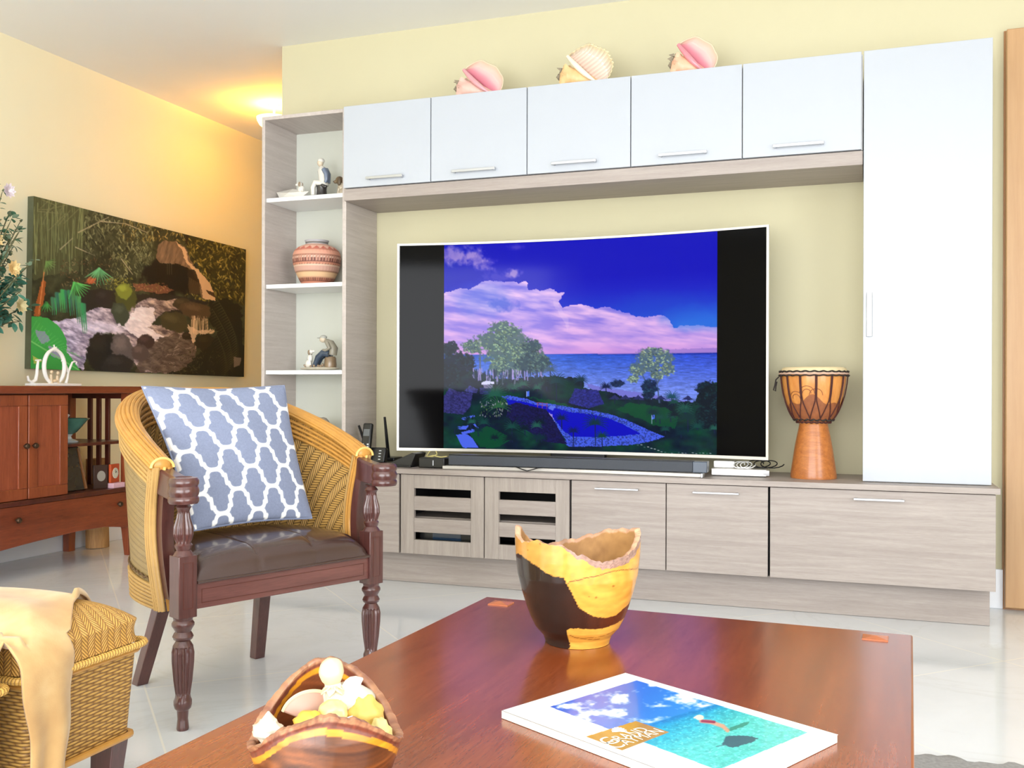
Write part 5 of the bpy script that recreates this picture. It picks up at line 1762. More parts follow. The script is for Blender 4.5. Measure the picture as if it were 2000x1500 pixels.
obj('cushion_front', mb, attr_mat('cushion_print', .9, bump=.15, bscale=500), cu_, world=True, recalc=False, colors=paint_pillow(Ug, Vg), ang=180)
mb = MB().grid(lambda a, b: pil(a, b, -1), 40, 40)
obj('cushion_back', mb, simple('cushion_plain', (126, 134, 158), .9), cu_, world=True, ang=180)
pts = []
for k in range(4):
    for i in range(20):
        t = i / 20
        a, b = [(t, 0), (1, t), (1 - t, 1), (0, 1 - t)][k]
        pts.append(pil(a, b, 1)[0])
obj('piping', MB().tube(pts, .0035, 6, closed=True), bpy.data.materials['cushion_plain'], cu_, world=True)

# ================================================================== OTTOMANS + HIDE
OX0, OX1 = -1.93, -1.44


def rrect(s, x0, x1, y0, y1, r):
    """closed rounded rectangle at fraction s, returns point + arc length"""
    w, h = x1 - x0 - 2 * r, y1 - y0 - 2 * r
    q = PI * r / 2
    Ltot = 2 * (w + h) + 4 * q
    d = (s % 1.0) * Ltot
    segs = [(h, 0), (q, 1), (w, 2), (q, 3), (h, 4), (q, 5), (w, 6), (q, 7)]
    for L, k in segs:
        if d <= L or k == 7:
            f = min(1, d / L)
            if k == 0: p = (x1, y0 + r + f * h)
            if k == 1: p = (x1 - r + r * math.cos(f * PI / 2), y1 - r + r * math.sin(f * PI / 2))
            if k == 2: p = (x1 - r - f * w, y1)
            if k == 3: p = (x0 + r - r * math.sin(f * PI / 2), y1 - r + r * math.cos(f * PI / 2))
            if k == 4: p = (x0, y1 - r - f * h)
            if k == 5: p = (x0 + r - r * math.cos(f * PI / 2), y0 + r - r * math.sin(f * PI / 2))
            if k == 6: p = (x0 + r + f * w, y0)
            if k == 7: p = (x1 - r + r * math.sin(f * PI / 2), y0 + r - r * math.cos(f * PI / 2))
            return p, s * Ltot
        d -= L


def crown(a):
    """lid height profile over distance from the edge (0..)"""
    return .412 + .050 * min(1, a / .12) ** .6 if a > 0 else .412


def ottoman(y0, y1, label):
    r = thing('ottoman', label, 'ottoman', ((OX0 + OX1) / 2, (y0 + y1) / 2, 0), group='rattan ottomans beside the armchair')
    def bodyf(a, b):
        ins = .012 * (1 - b)
        p, s_ = rrect(a, OX0 + .012 + ins, OX1 - .012 - ins, y0 + .012 + ins, y1 - .012 - ins, .02)
        return (Vector((p[0], p[1], .165 + .19 * b)), (s_, b * .19))
    obj('body', MB().grid(bodyf, 160, 8, cu=True), M['weave_body'], r, world=True, ang=80)
    hx_, hy_ = (OX1 - OX0) / 2, (y1 - y0) / 2
    cx, cy = (OX0 + OX1) / 2, (y0 + y1) / 2
    def lidf(a, b):
        # b 0..1 from rim up the side, over the shoulder and to the centre
        if b < .35:
            k = b / .35
            ins = .004 + .004 * math.sin(PI * k)
            z = .366 + .045 * k
            dist = .045 * k
        else:
            k = (b - .35) / .65
            ins = .004 + (hy_ - .006) * k ** 1.4
            z = .411 + .052 * (1 - (1 - min(1, k ** 1.4 * 1.25)) ** 2.2)
            dist = .045 + (hy_) * k ** 1.4
        x0_, x1_, y0_, y1_ = OX0 + ins, OX1 - ins, y0 + ins, y1 - ins
        rr_ = max(.0005, min(.04, (y1_ - y0_) / 2 - .0005))
        p, s_ = rrect(a, x0_, x1_, y0_, y1_, rr_)
        p0, s0 = rrect(a, OX0, OX1, y0, y1, .03)
        return (Vector((p[0], p[1], z)), (s0, dist))
    obj('lid', MB().grid(lidf, 200, 36, cu=True), M['weave_lid'], r, world=True, ang=80)
    pts = []
    for i in range(160):
        p, _ = rrect(i / 160, OX0 - .004, OX1 + .004, y0 - .004, y1 + .004, .03)
        pts.append((p[0], p[1], .360 + .0006 * math.sin(i * 2.1)))
    tw_ = NT('rim_wrap_%.2f' % y0)
    sp_ = tw_.n('ShaderNodeSeparateXYZ'); tw_.l(tw_.coords('UV'), sp_.inputs[0])
    h_ = tw_.math('SINE', tw_.math('MULTIPLY', tw_.math('FRACT', tw_.math('ADD', tw_.math('DIVIDE', sp_.outputs[1], .0075), sp_.outputs[0])), PI))
    tw_.base(tw_.mix(tw_.math('POWER', h_, .5), lin((150, 100, 40)), lin((230, 182, 92))))
    tw_.bump(h_, .7, .002)
    obj('rim_roll', MB().tube(pts, .0075, 8, closed=True), tw_.m, r, world=True)
    for (z, rr_) in ((.168, .007), (.346, .005)):
        pts = []
        for i in range(120):
            ins = .018 if z < .2 else .008
            p, _ = rrect(i / 120, OX0 + ins, OX1 - ins, y0 + ins, y1 - ins, .02)
            pts.append((p[0], p[1], z))
        obj('edge_roll', MB().tube(pts, rr_, 8, closed=True), M['rattan'], r, world=True)
    for sx in (-1, 1):
        for sy in (-1, 1):
            mb = MB()
            tx, ty = cx + sx * (hx_ - .055), cy + sy * (hy_ - .05)
            bx_, by_ = tx - sx * .012, ty - sy * .006
            A_ = [mb.bm.verts.new((tx + p * .030, ty + q * .024, .172)) for p, q in ((-1, -1), (1, -1), (1, 1), (-1, 1))]
            B_ = [mb.bm.verts.new((bx_ + p * .020, by_ + q * .018, 0)) for p, q in ((-1, -1), (1, -1), (1, 1), (-1, 1))]
            for k in range(4): mb.bm.faces.new((A_[k], A_[(k + 1) % 4], B_[(k + 1) % 4], B_[k]))
            mb.bm.faces.new(A_); mb.bm.faces.new(B_[::-1])
            obj('leg', mb, M['mahog'], r, world=True, bevel=.002)
    return r


ottoman(1.392, 1.712, 'woven rattan ottoman nearest the armchair, partly covered by the tan hide')
ottoman(1.020, 1.350, 'woven rattan ottoman cut off by the left edge, nearest the viewer')


def lidz(x, y):
    z = -1
    for (y0, y1) in ((1.392, 1.712), (1.020, 1.350)):
        d = min(x - OX0, OX1 - x, y - y0, y1 - y)
        if d > -.012:
            z = max(z, .411 + .052 * (1 - (1 - min(1, max(0, d - .004) / .155 * 1.25)) ** 2.2) if d > 0 else .40)
    return z if z > 0 else .405


# hide: s runs from the left over the lids, over the front edge and down the side
def hide_pt(s, t):
    S0 = .46   # arc spent on the lid
    total = .86
    d = s * total
    if d < S0:
        x = OX1 - .01 - (S0 - d)
        yn = np.interp(x, [-1.9, -1.6, -1.50, -1.44], [1.27, 1.285, 1.335, 1.360])
        yf_ = np.interp(x, [-1.9, -1.65, -1.60, -1.56, -1.51, -1.44], [1.735, 1.735, 1.73, 1.66, 1.575, 1.492])
        y = yn + (yf_ - yn) * t
        ww = .006 * math.sin(x * 40 + y * 9) * .5
        z = lidz(x, y) + .007 + .004 * (1 + math.sin(y * 60 + x * 20)) * .5
        if t > .93 and x < -1.53: z += .012 * math.sin(PI * (t - .93) / .07) + .004
        if y > 1.712: z -= (y - 1.712) * 1.0
        if 1.350 < y < 1.392: z = max(z, .425 + .02 * abs((y - 1.371) / .021))
        return Vector((x, float(y), z))
    k = d - S0
    zb = .416 - k
    yn = np.interp(k, [0, .05, .1, .2, .3, .42], [1.360, 1.366, 1.376, 1.386, 1.396, 1.400])
    yf_ = np.interp(k, [0, .05, .1, .2, .3, .42], [1.492, 1.490, 1.488, 1.482, 1.465, 1.462])
    y = yn + (yf_ - yn) * t + .003 * math.sin(k * 50)
    bend = min(1, k / .03)
    fold = .010 * math.sin(PI * t * 1.0) + .006 * math.sin(3 * PI * t + 1) * min(1, k * 5)
    x = OX1 - .01 + .019 * math.sin(bend * PI / 2) + fold * bend
    z = zb + (.012 * (1 - bend))
    return Vector((x, float(y), z))


mb = MB().grid(lambda a, b: (hide_pt(a, b), (a, b)), 110, 40)
tag(obj('hide_throw', mb, M['hide'], loc=(-1.6, 1.5, .42), solid=.004, ang=180, recalc=False), 'tan suede hide draped over the two rattan ottomans and hanging down', 'throw')

# ================================================================== COFFEE TABLE
TA = math.radians(-2.4)
tb = thing('coffee_table', 'low dark reddish-brown wooden coffee table with raised corner pegs', 'table', (-.37, 1.45, 0), TA)
ca, sa = math.cos(TA), math.sin(TA)
def tl(x, y):   # world -> table frame
    dx, dy = x + .37, y - 1.45
    return dx * ca + dy * sa, -dx * sa + dy * ca
ax_, ay_ = tl(-.821, 2.12)
bx_, by_ = tl(.094, 2.081)
tx0, tx1, ty1 = ax_, bx_, (ay_ + by_) / 2
ty0 = ty1 - 1.30
obj('table_top', MB().box(tx0, tx1, ty0, ty1, .386, .42), M['table'], tb, bevel=.004, seg=3)
for (a, b, c, d) in ((tx0 + .05, tx1 - .05, ty1 - .07, ty1 - .05), (tx0 + .05, tx1 - .05, ty0 + .05, ty0 + .07), (tx0 + .05, tx0 + .07, ty0 + .07, ty1 - .07), (tx1 - .07, tx1 - .05, ty0 + .07, ty1 - .07)):
    obj('apron', MB().box(a, b, c, d, .30, .386), M['table_leg'], tb, bevel=.002)
for sx in (0, 1):
    for sy in (0, 1):
        x = tx0 + .035 if sx == 0 else tx1 - .095
        y = ty0 + .035 if sy == 0 else ty1 - .095
        obj('leg', MB().box(x, x + .06, y, y + .06, 0.0125, .386), M['table_leg'], tb, bevel=.003)
for (px_, py_) in ((-.762, 2.058), (.024, 2.026), (-.80, .87), (-.02, .84)):
    lx, ly = tl(px_, py_)
    mb = MB()
    w, d, h = .024, .020, .007
    vs = [mb.bm.verts.new(q) for q in ((lx - w, ly - d, .4195), (lx + w, ly - d, .4195), (lx + w, ly + d, .4195), (lx - w, ly + d, .4195), (lx - w * .96, ly - d, .4225), (lx + w * .96, ly - d, .4225), (lx + w * .96, ly + d, .4225), (lx - w * .96, ly + d, .4225), (lx - .002, ly - d * .2, .4195 + h), (lx + .002, ly - d * .2, .4195 + h))]
    for f in ((0, 1, 5, 4), (1, 2, 6, 5), (2, 3, 7, 6), (3, 0, 4, 7), (4, 5, 9, 8), (5, 6, 9), (6, 7, 8, 9), (7, 4, 8), (3, 2, 1, 0)):
        mb.bm.faces.new([vs[i] for i in f])
    obj('corner_peg', mb, M['peg'], tb, smooth=False)

# rug
R = random.Random(8)
mb = MB()
def rugf(a, b):
    x, y = -1.0 + 2.9 * a, .2 + 2.41 * b
    e = .012 * math.sin(x * 41) + .008 * math.sin(x * 97) if b > .99 else 0
    return (Vector((x, y + e, .0115 * (1 if 0 < a < 1 and 0 < b < 1 else .1) + (.0008 * math.sin(x * 300) * math.sin(y * 280)))), (a, b))
mb.grid(rugf, 220, 180)
tag(obj('rug', mb, M['rug'], loc=(.4, 1.4, 0.0)), 'grey shaggy rug under the coffee table', 'rug')

# ------------------------------------------------------------------ two-tone wooden vase on the table
vc = (-.512, 1.803, .4205)
vprof = [(0, .061), (.006, .0625), (.014, .0655), (.031, .0806), (.051, .0905), (.070, .0975), (.10, .107), (.13, .1145), (.165, .1185), (.20, .120), (.23, .1185)]
def vR(z):
    return float(np.interp(z, [q[0] for q in vprof], [q[1] for q in vprof]))
# azimuth measured so that 0 faces the viewer, positive to the right
vd = Vector((vc[0], vc[1], 0)).normalized()           # away from viewer
vr_ = Vector((vd.y, -vd.x, 0))
rim_t = [(-180, .178), (-150, .168), (-120, .190), (-100, .214), (-90, .222), (-78, .206), (-60, .196), (-40, .206), (-28, .203), (-15, .200), (0, .186), (10, .178), (22, .168), (35, .170), (50, .178), (65, .192), (80, .206), (95, .214), (110, .212), (130, .205), (150, .200), (165, .188), (180, .178)]
def vrim(az):
    d = math.degrees(az)
    return float(np.interp(d, [q[0] for q in rim_t], [q[1] for q in rim_t])) + float(.012 * (fbm(np.array([math.cos(az) * 9 + 30]), np.array([math.sin(az) * 9 + 30]), 4, 21)[0] - .5))
def vpt(az, r, z): return Vector((vc[0], vc[1], vc[2] + z)) - vd * (r * math.cos(az)) + vr_ * (r * math.sin(az))
nA, nZ = 260, 110
mb = MB()
mb.grid(lambda a, b: (vpt(a * 2 * PI - PI, vR(b * vrim(a * 2 * PI - PI)), b * vrim(a * 2 * PI - PI)), (a, b)), nA, nZ, cu=True)
AZ, BB = np.meshgrid(np.linspace(0, 1, nA + 1)[:-1] * 2 * PI - PI, np.linspace(0, 1, nZ + 1), indexing='ij')
ZZ = BB * np.array([vrim(a) for a in AZ[:, 0]])[:, None]
RR = np.interp(ZZ, [q[0] for q in vprof], [q[1] for q in vprof])
Xc = 828 + RR * np.sin(AZ) * 5125                      # close-up px layout
Yc = 1300 - ZZ * 5125
Pv = Paint(Xc, Yc, (224, 166, 72))
g1 = fbm(Pv.X / 150, Pv.Y / 60, 4, 5)[:, None]
rr2 = np.hypot((Pv.X - 1080) / 1.25, Pv.Y - 610)
rings = (0.5 + 0.5 * np.sin(rr2 / 11 + 3 * g1[:, 0]))[:, None]
Pv.I = np.array((206, 140, 52.0)) * (1 - g1) + np.array((240, 186, 84.0)) * g1
Pv.I *= (0.95 + .05 * rings)
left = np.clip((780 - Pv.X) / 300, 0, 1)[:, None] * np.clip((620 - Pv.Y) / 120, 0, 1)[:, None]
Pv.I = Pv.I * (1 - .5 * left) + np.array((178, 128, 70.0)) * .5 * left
dark = [(100, 460), (215, 450), (262, 412), (300, 420), (380, 455), (470, 500), (560, 552), (640, 570), (700, 565), (735, 640), (790, 740), (840, 850), (930, 920), (1010, 958), (1100, 972), (1190, 965), (1270, 915), (1320, 890), (1350, 840), (1700, 800), (1700, 1040), (1275, 1040), (1210, 1050), (1100, 1078), (980, 1082), (860, 1070), (760, 1070), (732, 1095), (745, 1180), (762, 1290), (700, 1330), (680, 1380), (100, 1380)]
mkd = Pv.polymask(dark, 5, 40)
dn = fbm(Pv.X / 60, Pv.Y / 160, 4, 15)[:, None]
rb = np.clip((Pv.X - 640) / 500, 0, 1)[:, None]
dc_ = np.array((36, 26, 22.0)) * (1 - rb) + np.array((84, 38, 20.0)) * rb
Pv.I = Pv.I * (1 - mkd[:, None]) + dc_ * (.75 + .5 * dn) * mkd[:, None]
Pv.line([(740, 625), (760, 605), (830, 592), (900, 570), (1000, 553), (1060, 540), (1130, 522), (1240, 518), (1300, 525), (1400, 545)], 7, (96, 40, 22), .9)
Pv.line([(755, 1140), (800, 1165), (900, 1185), (960, 1200), (1040, 1205)], 6, (120, 60, 20), .85)
Pv.line([(900, 1165), (1000, 1178), (1100, 1165), (1210, 1135)], 5, (140, 76, 26), .8)
for q in ((1160, 662, 12), (1000, 760, 12), (940, 748, 6), (480, 275, 8), (360, 350, 6)):
    Pv.ellipse(q[0], q[1], q[2], q[2] * .7, (120, 66, 20), .8, .6)
rimcol = (ZZ > (np.array([vrim(a) for a in AZ[:, 0]])[:, None] - np.interp(np.degrees(AZ), [-180, -20, 0, 40, 90, 120, 180], [.0, .0, .008, .016, .012, .0, .0]))).ravel()
Pv.I[rimcol] = np.array((172, 134, 118.0)) * (.65 + .5 * fbm(Pv.X / 14, Pv.Y / 14, 3, 4)[rimcol][:, None])
vs_ = thing('wooden_vase', 'turned wooden vase with a jagged rim, yellow sapwood and dark heartwood', 'vase', vc)
obj('vase_wall', mb, attr_mat('vase_wood', .26, coat=.4, bump=.02, bscale=40), vs_, world=True, colors=Pv.out(), recalc=False, ang=80)
# inner wall and rim lip
mb = MB()
def vin(a, b):
    az = a * 2 * PI - PI
    zt = vrim(az)
    if b < .08:
        k = b / .08
        return (vpt(az, vR(zt) - .011 * k, zt + .0012 * math.sin(PI * k) - .004 * k), (a, b))
    k = (b - .08) / .92
    z = (zt - .004) * (1 - k) + .02 * k
    return (vpt(az, max(.012, vR(z) - .011 - .03 * max(0, k - .85)), z), (a, b))
mb.grid(vin, nA, 50, cu=True)
co = np.array([tuple(v.co) for v in mb.bm.verts])
bb = np.tile(np.linspace(0, 1, 51), nA)
n3 = fbm(co[:, 0] * 60 + co[:, 1] * 40, co[:, 2] * 50, 4, 9)[:, None]
ci = np.array((140, 98, 56.0)) * (1 - n3) + np.array((196, 150, 92.0)) * n3
ci = np.where((bb < .09)[:, None], np.array((186, 142, 112.0)) * (.7 + .6 * n3), ci)
obj('vase_interior', mb, attr_mat('vase_inside', .6, bump=.2, bscale=80), vs_, world=True, colors=linarr(ci), recalc=False, ang=80)
obj('vase_floor', MB().lathe([(.001, .018), (.060, .018), (.060, .0005), (.001, .0005)], 40, vc), M['peg'], vs_, world=True)

# ------------------------------------------------------------------ natural-edge bowl in the foreground
bc = Vector((-.578, .985, .4205))
bdir = Vector((bc.x, bc.y, 0)).normalized()
brt = Vector((bdir.y, -bdir.x, 0))
def brim(az):   # az 0 = viewer side, +right
    c = math.cos(az)
    return .078 + (.052 if c > 0 else .074) * c * c
def bR(z): return float(np.interp(z, [0, .004, .02, .04, .07, .10, .13, .18], [.038, .042, .060, .074, .084, .086, .082, .072]))
def bwob(az): return float(.009 * (fbm(np.array([math.cos(az) * 5 + 20]), np.array([math.sin(az) * 5 + 20]), 4, 5)[0] - .5) + .003 * (fbm(np.array([math.cos(az) * 16 + 40]), np.array([math.sin(az) * 16 + 40]), 3, 7)[0] - .5))
def bpt(az, r, z): return bc + Vector((0, 0, z)) - bdir * (r * math.cos(az)) + brt * (r * math.sin(az))
nA, nZ = 300, 70
bw = thing('natural_edge_bowl', 'dark turned wooden bowl with bark edge and a yellow sapwood ring, in the foreground', 'bowl', tuple(bc))
def bark(az): return float(.007 * (fbm(np.array([math.cos(az) * 9 + 60]), np.array([math.sin(az) * 9 + 60]), 3, 9)[0] - .45))
mb = MB().grid(lambda a, b: (bpt(a * 2 * PI, bR(b * brim(a * 2 * PI)) + (max(0, b - .93) / .07) * (.003 + bark(a * 2 * PI) * .5), b * brim(a * 2 * PI) + bwob(a * 2 * PI) * max(0, b - .95) / .05), (a, b)), nA, nZ, cu=True)
co = np.array([tuple(v.co) for v in mb.bm.verts])
az_ = np.repeat(np.arange(nA) / nA * 2 * PI, nZ + 1)
bb = np.tile(np.linspace(0, 1, nZ + 1), nA)
rimv = np.array([brim(a) for a in az_])
dz = rimv * (1 - bb)
def bowlcol(dz, az_, co, inner):
    g = fbm(np.cos(az_) * 3 + 9 + np.sin(az_) * 2, co[:, 2] * 150 + np.sin(az_ * 3) * .8, 4, 3)[:, None]
    g = np.clip((g - .5) * 1.8 + .5, 0, 1)
    g2 = fbm(np.cos(az_) * 26 + 60 + co[:, 2] * 200, np.sin(az_) * 26 + 60, 3, 6)[:, None]
    heart = (np.array((70, 36, 16.0)) * (1 - g) + np.array((132, 74, 34.0)) * g)
    if inner: heart = heart * .95 + np.array((20, 8, 6.0))
    yel = np.array((232, 152, 36.0)) * (1 - g * .3)
    brk = np.array((112, 66, 48.0)) * (1 - g2) + np.array((196, 146, 104.0)) * g2
    c = heart
    w_ = .011 + .002 * np.sin(az_ * 5)
    mk = ((dz > w_) & (dz < w_ + .0075))[:, None]
    c = np.where(mk, yel, c)
    mk2 = ((dz <= w_) & (dz > .004))[:, None]
    c = np.where(mk2, np.array((110, 56, 40.0)) * (.7 + .6 * g2), c)
    return np.where((dz <= .004)[:, None], brk, c)
obj('bowl_wall', mb, attr_mat('bowl_wood', .35, coat=.3, bump=.12, bscale=90), bw, world=True, colors=linarr(bowlcol(dz, az_, co, False)), recalc=False, ang=80)
def binn(a, b):
    az = a * 2 * PI
    zt = brim(az)
    if b < .06:
        zt += bwob(az)
        k = b / .06
        return (bpt(az, bR(zt) + .003 + bark(az) * .5 - (.011 + bark(az) * .5) * k, zt + .0015 * math.sin(PI * k)), (a, b))
    k = (b - .06) / .94
    z = zt * (1 - k) + .012 * k
    return (bpt(az, max(.01, bR(z) - .008 - .02 * max(0, k - .9) * 10 * .2), z), (a, b))
mb = MB().grid(binn, nA, 60, cu=True)
co = np.array([tuple(v.co) for v in mb.bm.verts])
az2 = np.repeat(np.arange(nA) / nA * 2 * PI, 61)
bb2 = np.tile(np.linspace(0, 1, 61), nA)
rimv2 = np.array([brim(a) for a in az2])
dz2 = np.where(bb2 < .06, 0.0, (rimv2 - .012) * (bb2 - .06) / .94)
obj('bowl_interior', mb, attr_mat('bowl_inner', .4, coat=.2), bw, world=True, colors=linarr(bowlcol(dz2, az2, co, True)), recalc=False, ang=80)
obj('bowl_floor', MB().lathe([(.001, .014), (.048, .014), (.040, .0), (.001, .0)], 32, tuple(bc)), M['peg'], bw, world=True)

# contents of the bowl: b(az-like local coordinates x right, y away, z up)
def B(x, y, z): return bc + brt * x + bdir * y + Vector((0, 0, z))
def wobble(seed, amt, fr=3.0):
    R = random.Random(seed)
    ph = [R.uniform(0, 6) for _ in range(6)]
    def f(d):
        return 1 + amt * (math.sin(fr * d.x * 2 + ph[0]) * math.sin(fr * d.y * 2 + ph[1]) + .6 * math.sin(fr * d.z * 3 + ph[2]) + .3 * math.sin(fr * 3 * d.x + ph[3] + fr * 3 * d.z))
    return f
cream = simple('shell_cream', (206, 194, 152), .35, var=.04, coat=.3)
shellw = simple('shell_white', (204, 196, 176), .4, var=.04, coat=.2)
yst = simple('yellow_coral', (206, 170, 84), .55, var=.12, scale=40)
ost = simple('orange_shell', (236, 176, 60), .4, var=.2, scale=30, coat=.3)
bst = simple('beige_rubble', (214, 176, 130), .8, var=.25, scale=80, bump=.8, bscale=120)
quartz = simple('quartz', (214, 212, 220), .25, var=.15, scale=120, coat=.4, bump=.9, bscale=160)
pinks = simple('pink_shell_inside', (176, 136, 116), .4, var=.1)
# fill of pebbles under the shells
R = random.Random(2)
mb = MB()
for k in range(60):
    a, q = R.uniform(0, 2 * PI), math.sqrt(R.random()) * .060
    mb.ell(B(q * math.cos(a), q * math.sin(a), .045 + R.uniform(0, .022)), (R.uniform(.009, .015),) * 2 + (R.uniform(.008, .012),), 9, 7, warp=wobble(k, .08))
mb.lathe([(.001, .012), (.05, .014), (.068, .035), (.07, .052), (.001, .056)], 30, tuple(bc))
tag(obj('shell_rubble', mb, bst, loc=tuple(B(0, 0, .02))), 'layer of broken beige shell rubble filling the dark bowl', 'shell rubble', kind='stuff')
# round-headed cream shell with a frill
s1 = thing('round_shell', 'pale cream shell with a round knob on top, highest in the bowl', 'shell', tuple(B(.010, .02, .09)))
obj('knob', MB().ell(B(.006, .020, .1500), (.0145, .0145, .0165), 20, 14, warp=wobble(3, .03)), cream, s1, world=True)
mb = MB()
mb.tube([B(.006, .020, .140), B(.008, .022, .132), B(.014, .024, .118)], [.0085, .010, .016], 12)
mb.ell(B(.026, .028, .112), (.034, .022, .022), 18, 12, warp=wobble(5, .05))
mb.leaf(B(.018, .018, .130), brt + Vector((0, 0, .35)), -bdir, .026, .009, .25)
obj('shell_body', mb, shellw, s1, world=True)
mb = MB()
for k in range(7):
    a = 2 * PI * k / 7
    mb.leaf(B(.008, .018, .136), brt * math.cos(a) - bdir * math.sin(a) * .7 + Vector((0, 0, -.15)), Vector((0, 0, 1)), .016, .006, .5)
obj('frill', mb, cream, s1, world=True, solid=.0015)
s2 = thing('open_shell', 'open fan shell with a pinkish inside leaning left of the round-headed shell', 'shell', tuple(B(-.025, .02, .08)))
mb = MB()
def fan(a, b):
    an = PI * (.10 + .80 * a)
    rr_ = .034 * b
    return (B(-.016 - rr_ * math.cos(an) * 1.05, .030 + .010 * b * b, .090 + rr_ * math.sin(an) * .95), (a, b))
mb.grid(fan, 30, 12)
obj('shell_fan', mb, pinks, s2, world=True, solid=.002)
mb = MB().tube([fan(i / 24, 1)[0] for i in range(25)], .0022, 6)
obj('shell_edge', mb, cream, s2, world=True)
for nm, lab, c_, r_, mt_, sd, am in (
        ('orange_shell', 'glossy orange and cream shell piece left of centre in the bowl', B(-.018, -.002, .098), (.020, .013, .014), ost, 11, .08),
        ('coral_piece', 'large pale yellow coral lump at the right of the bowl', B(.044, .010, .096), (.022, .022, .026), yst, 12, .08),
        ('coral_piece', 'small creamy yellow coral lump at the right rim of the bowl', B(.060, -.018, .086), (.014, .013, .018), simple('cream_coral', (210, 190, 122), .55, var=.08), 13, .10),
        ('quartz_cluster', 'sparkling white crystal cluster in the middle of the bowl', B(.012, -.030, .094), (.023, .015, .019), quartz, 14, .12),
        ('shell_chip', 'pointed white shell chip at the left rim of the bowl', B(-.064, -.006, .094), (.018, .012, .013), shellw, 15, .12),
        ('seashell', 'amber and cream banded shell under the knobbed shell', B(.008, .004, .106), (.018, .014, .016), simple('amber_shell', (246, 206, 124), .35, var=.15, scale=50, coat=.3), 16, .06),
        ('rubble_lump', 'rough beige lump between the white chip and the crystal cluster', B(-.034, -.040, .082), (.022, .014, .014), bst, 17, .14)):
    mb = MB().ell(c_, r_, 26, 18, warp=wobble(sd, am, 3.4 if sd != 14 else 7))
    if sd == 14:
        for k in range(14):
            a = R.uniform(0, 2 * PI)
            d = (brt * math.cos(a) - bdir * abs(math.sin(a)) * .8 + Vector((0, 0, R.uniform(.2, 1.2)))).normalized()
            mb.tube([c_ + d * .010, c_ + d * .021, c_ + d * .026], [.005, .0045, .0006], 5)
    if sd == 15:
        mb.tube([c_, c_ + Vector((0, 0, .012)), c_ + Vector((0, 0, .022))], [.013, .009, .001], 8)
    tag(obj(nm, mb, mt_, loc=tuple(c_), smooth=(sd != 14), ang=60), lab, 'coral' if 'coral' in nm else ('crystal' if 'quartz' in nm else 'shell'), 'shells and coral in the bowl')

# ------------------------------------------------------------------ magazine
mL, mT, mR = Vector((-.495, 1.341, 0)), Vector((-.369, 1.591, 0)), Vector((-.030, 1.406, 0))
mB = mL + mR - mT
mg = thing('magazine', 'glossy white travel magazine with a turquoise sea cover, reading Grand Cayman', 'magazine', ((mL.x + mR.x) / 2, (mL.y + mR.y) / 2, .4205))
mb = MB()
for z0_, z1_, ins in ((.4207, .4312, .0015),):
    q = [mL, mT, mR, mB]
    cen = (mL + mR) / 2
    A_ = [mb.bm.verts.new((cen + (p - cen) * (1 - ins * 4)) + Vector((0, 0, z0_))) for p in q]
    B_ = [mb.bm.verts.new((cen + (p - cen) * (1 - ins * 4)) + Vector((0, 0, z1_))) for p in q]
    for k in range(4): mb.bm.faces.new((A_[k], A_[(k + 1) % 4], B_[(k + 1) % 4], B_[k]))
    mb.bm.faces.new(A_); mb.bm.faces.new(B_[::-1])
pgm = NT('page_edges')
sp_ = pgm.n('ShaderNodeSeparateXYZ'); pgm.l(pgm.coords(), sp_.inputs[0])
pgm.base(pgm.mix(pgm.math('FRACT', pgm.math('MULTIPLY', sp_.outputs[2], 900)), lin((232, 226, 214)), lin((216, 208, 194))))
pgm.set(Roughness=.7)
obj('pages', mb, pgm.m, mg, world=True)
H_ = homog([(0, 0), (1, 0), (1, 1), (0, 1)], [(107.5, 290), (761, 91), (1885, 417), (1257, 722)])
nu, nv = 230, 320
Ug, Vg = grid_uv(nu, nv)
Xc, Yc = hmap(H_, Ug, Vg)
mb = MB().grid(lambda a, b: ((lambda p: Vector((p.x, p.y, .4316 + .0012 * math.sin(PI * a) * 0)))(mL + (mT - mL) * a + (mB - mL) * b), (a, b)), nu, nv)
obj('cover', mb, attr_mat('cover_print', .22, coat=.3), mg, world=True, recalc=False, smooth=False, colors=paint_cover(Xc, Yc))
bk = MB()
for (p0, p1) in ((mL, mB),):
    d = (p1 - p0).normalized()
    n_ = Vector((d.y, -d.x, 0))
    bk.box(0, (p1 - p0).length, 0, .0012, .4207, .4316, M=Matrix.Translation(p0) @ Matrix.Rotation(math.atan2(d.y, d.x), 4, 'Z'))
obj('spine', bk, simple('magazine_spine', (240, 234, 222), .4), mg, world=True)
# lettering on the gold label
Hi = np.linalg.inv(H_)
def crop2w(x, y, z=.4320):
    u_, v_ = hmap(Hi, x, y)
    return mL + (mT - mL) * u_ + (mB - mL) * v_ + Vector((0, 0, z))
txm = simple('label_lettering', (250, 246, 232), .4)


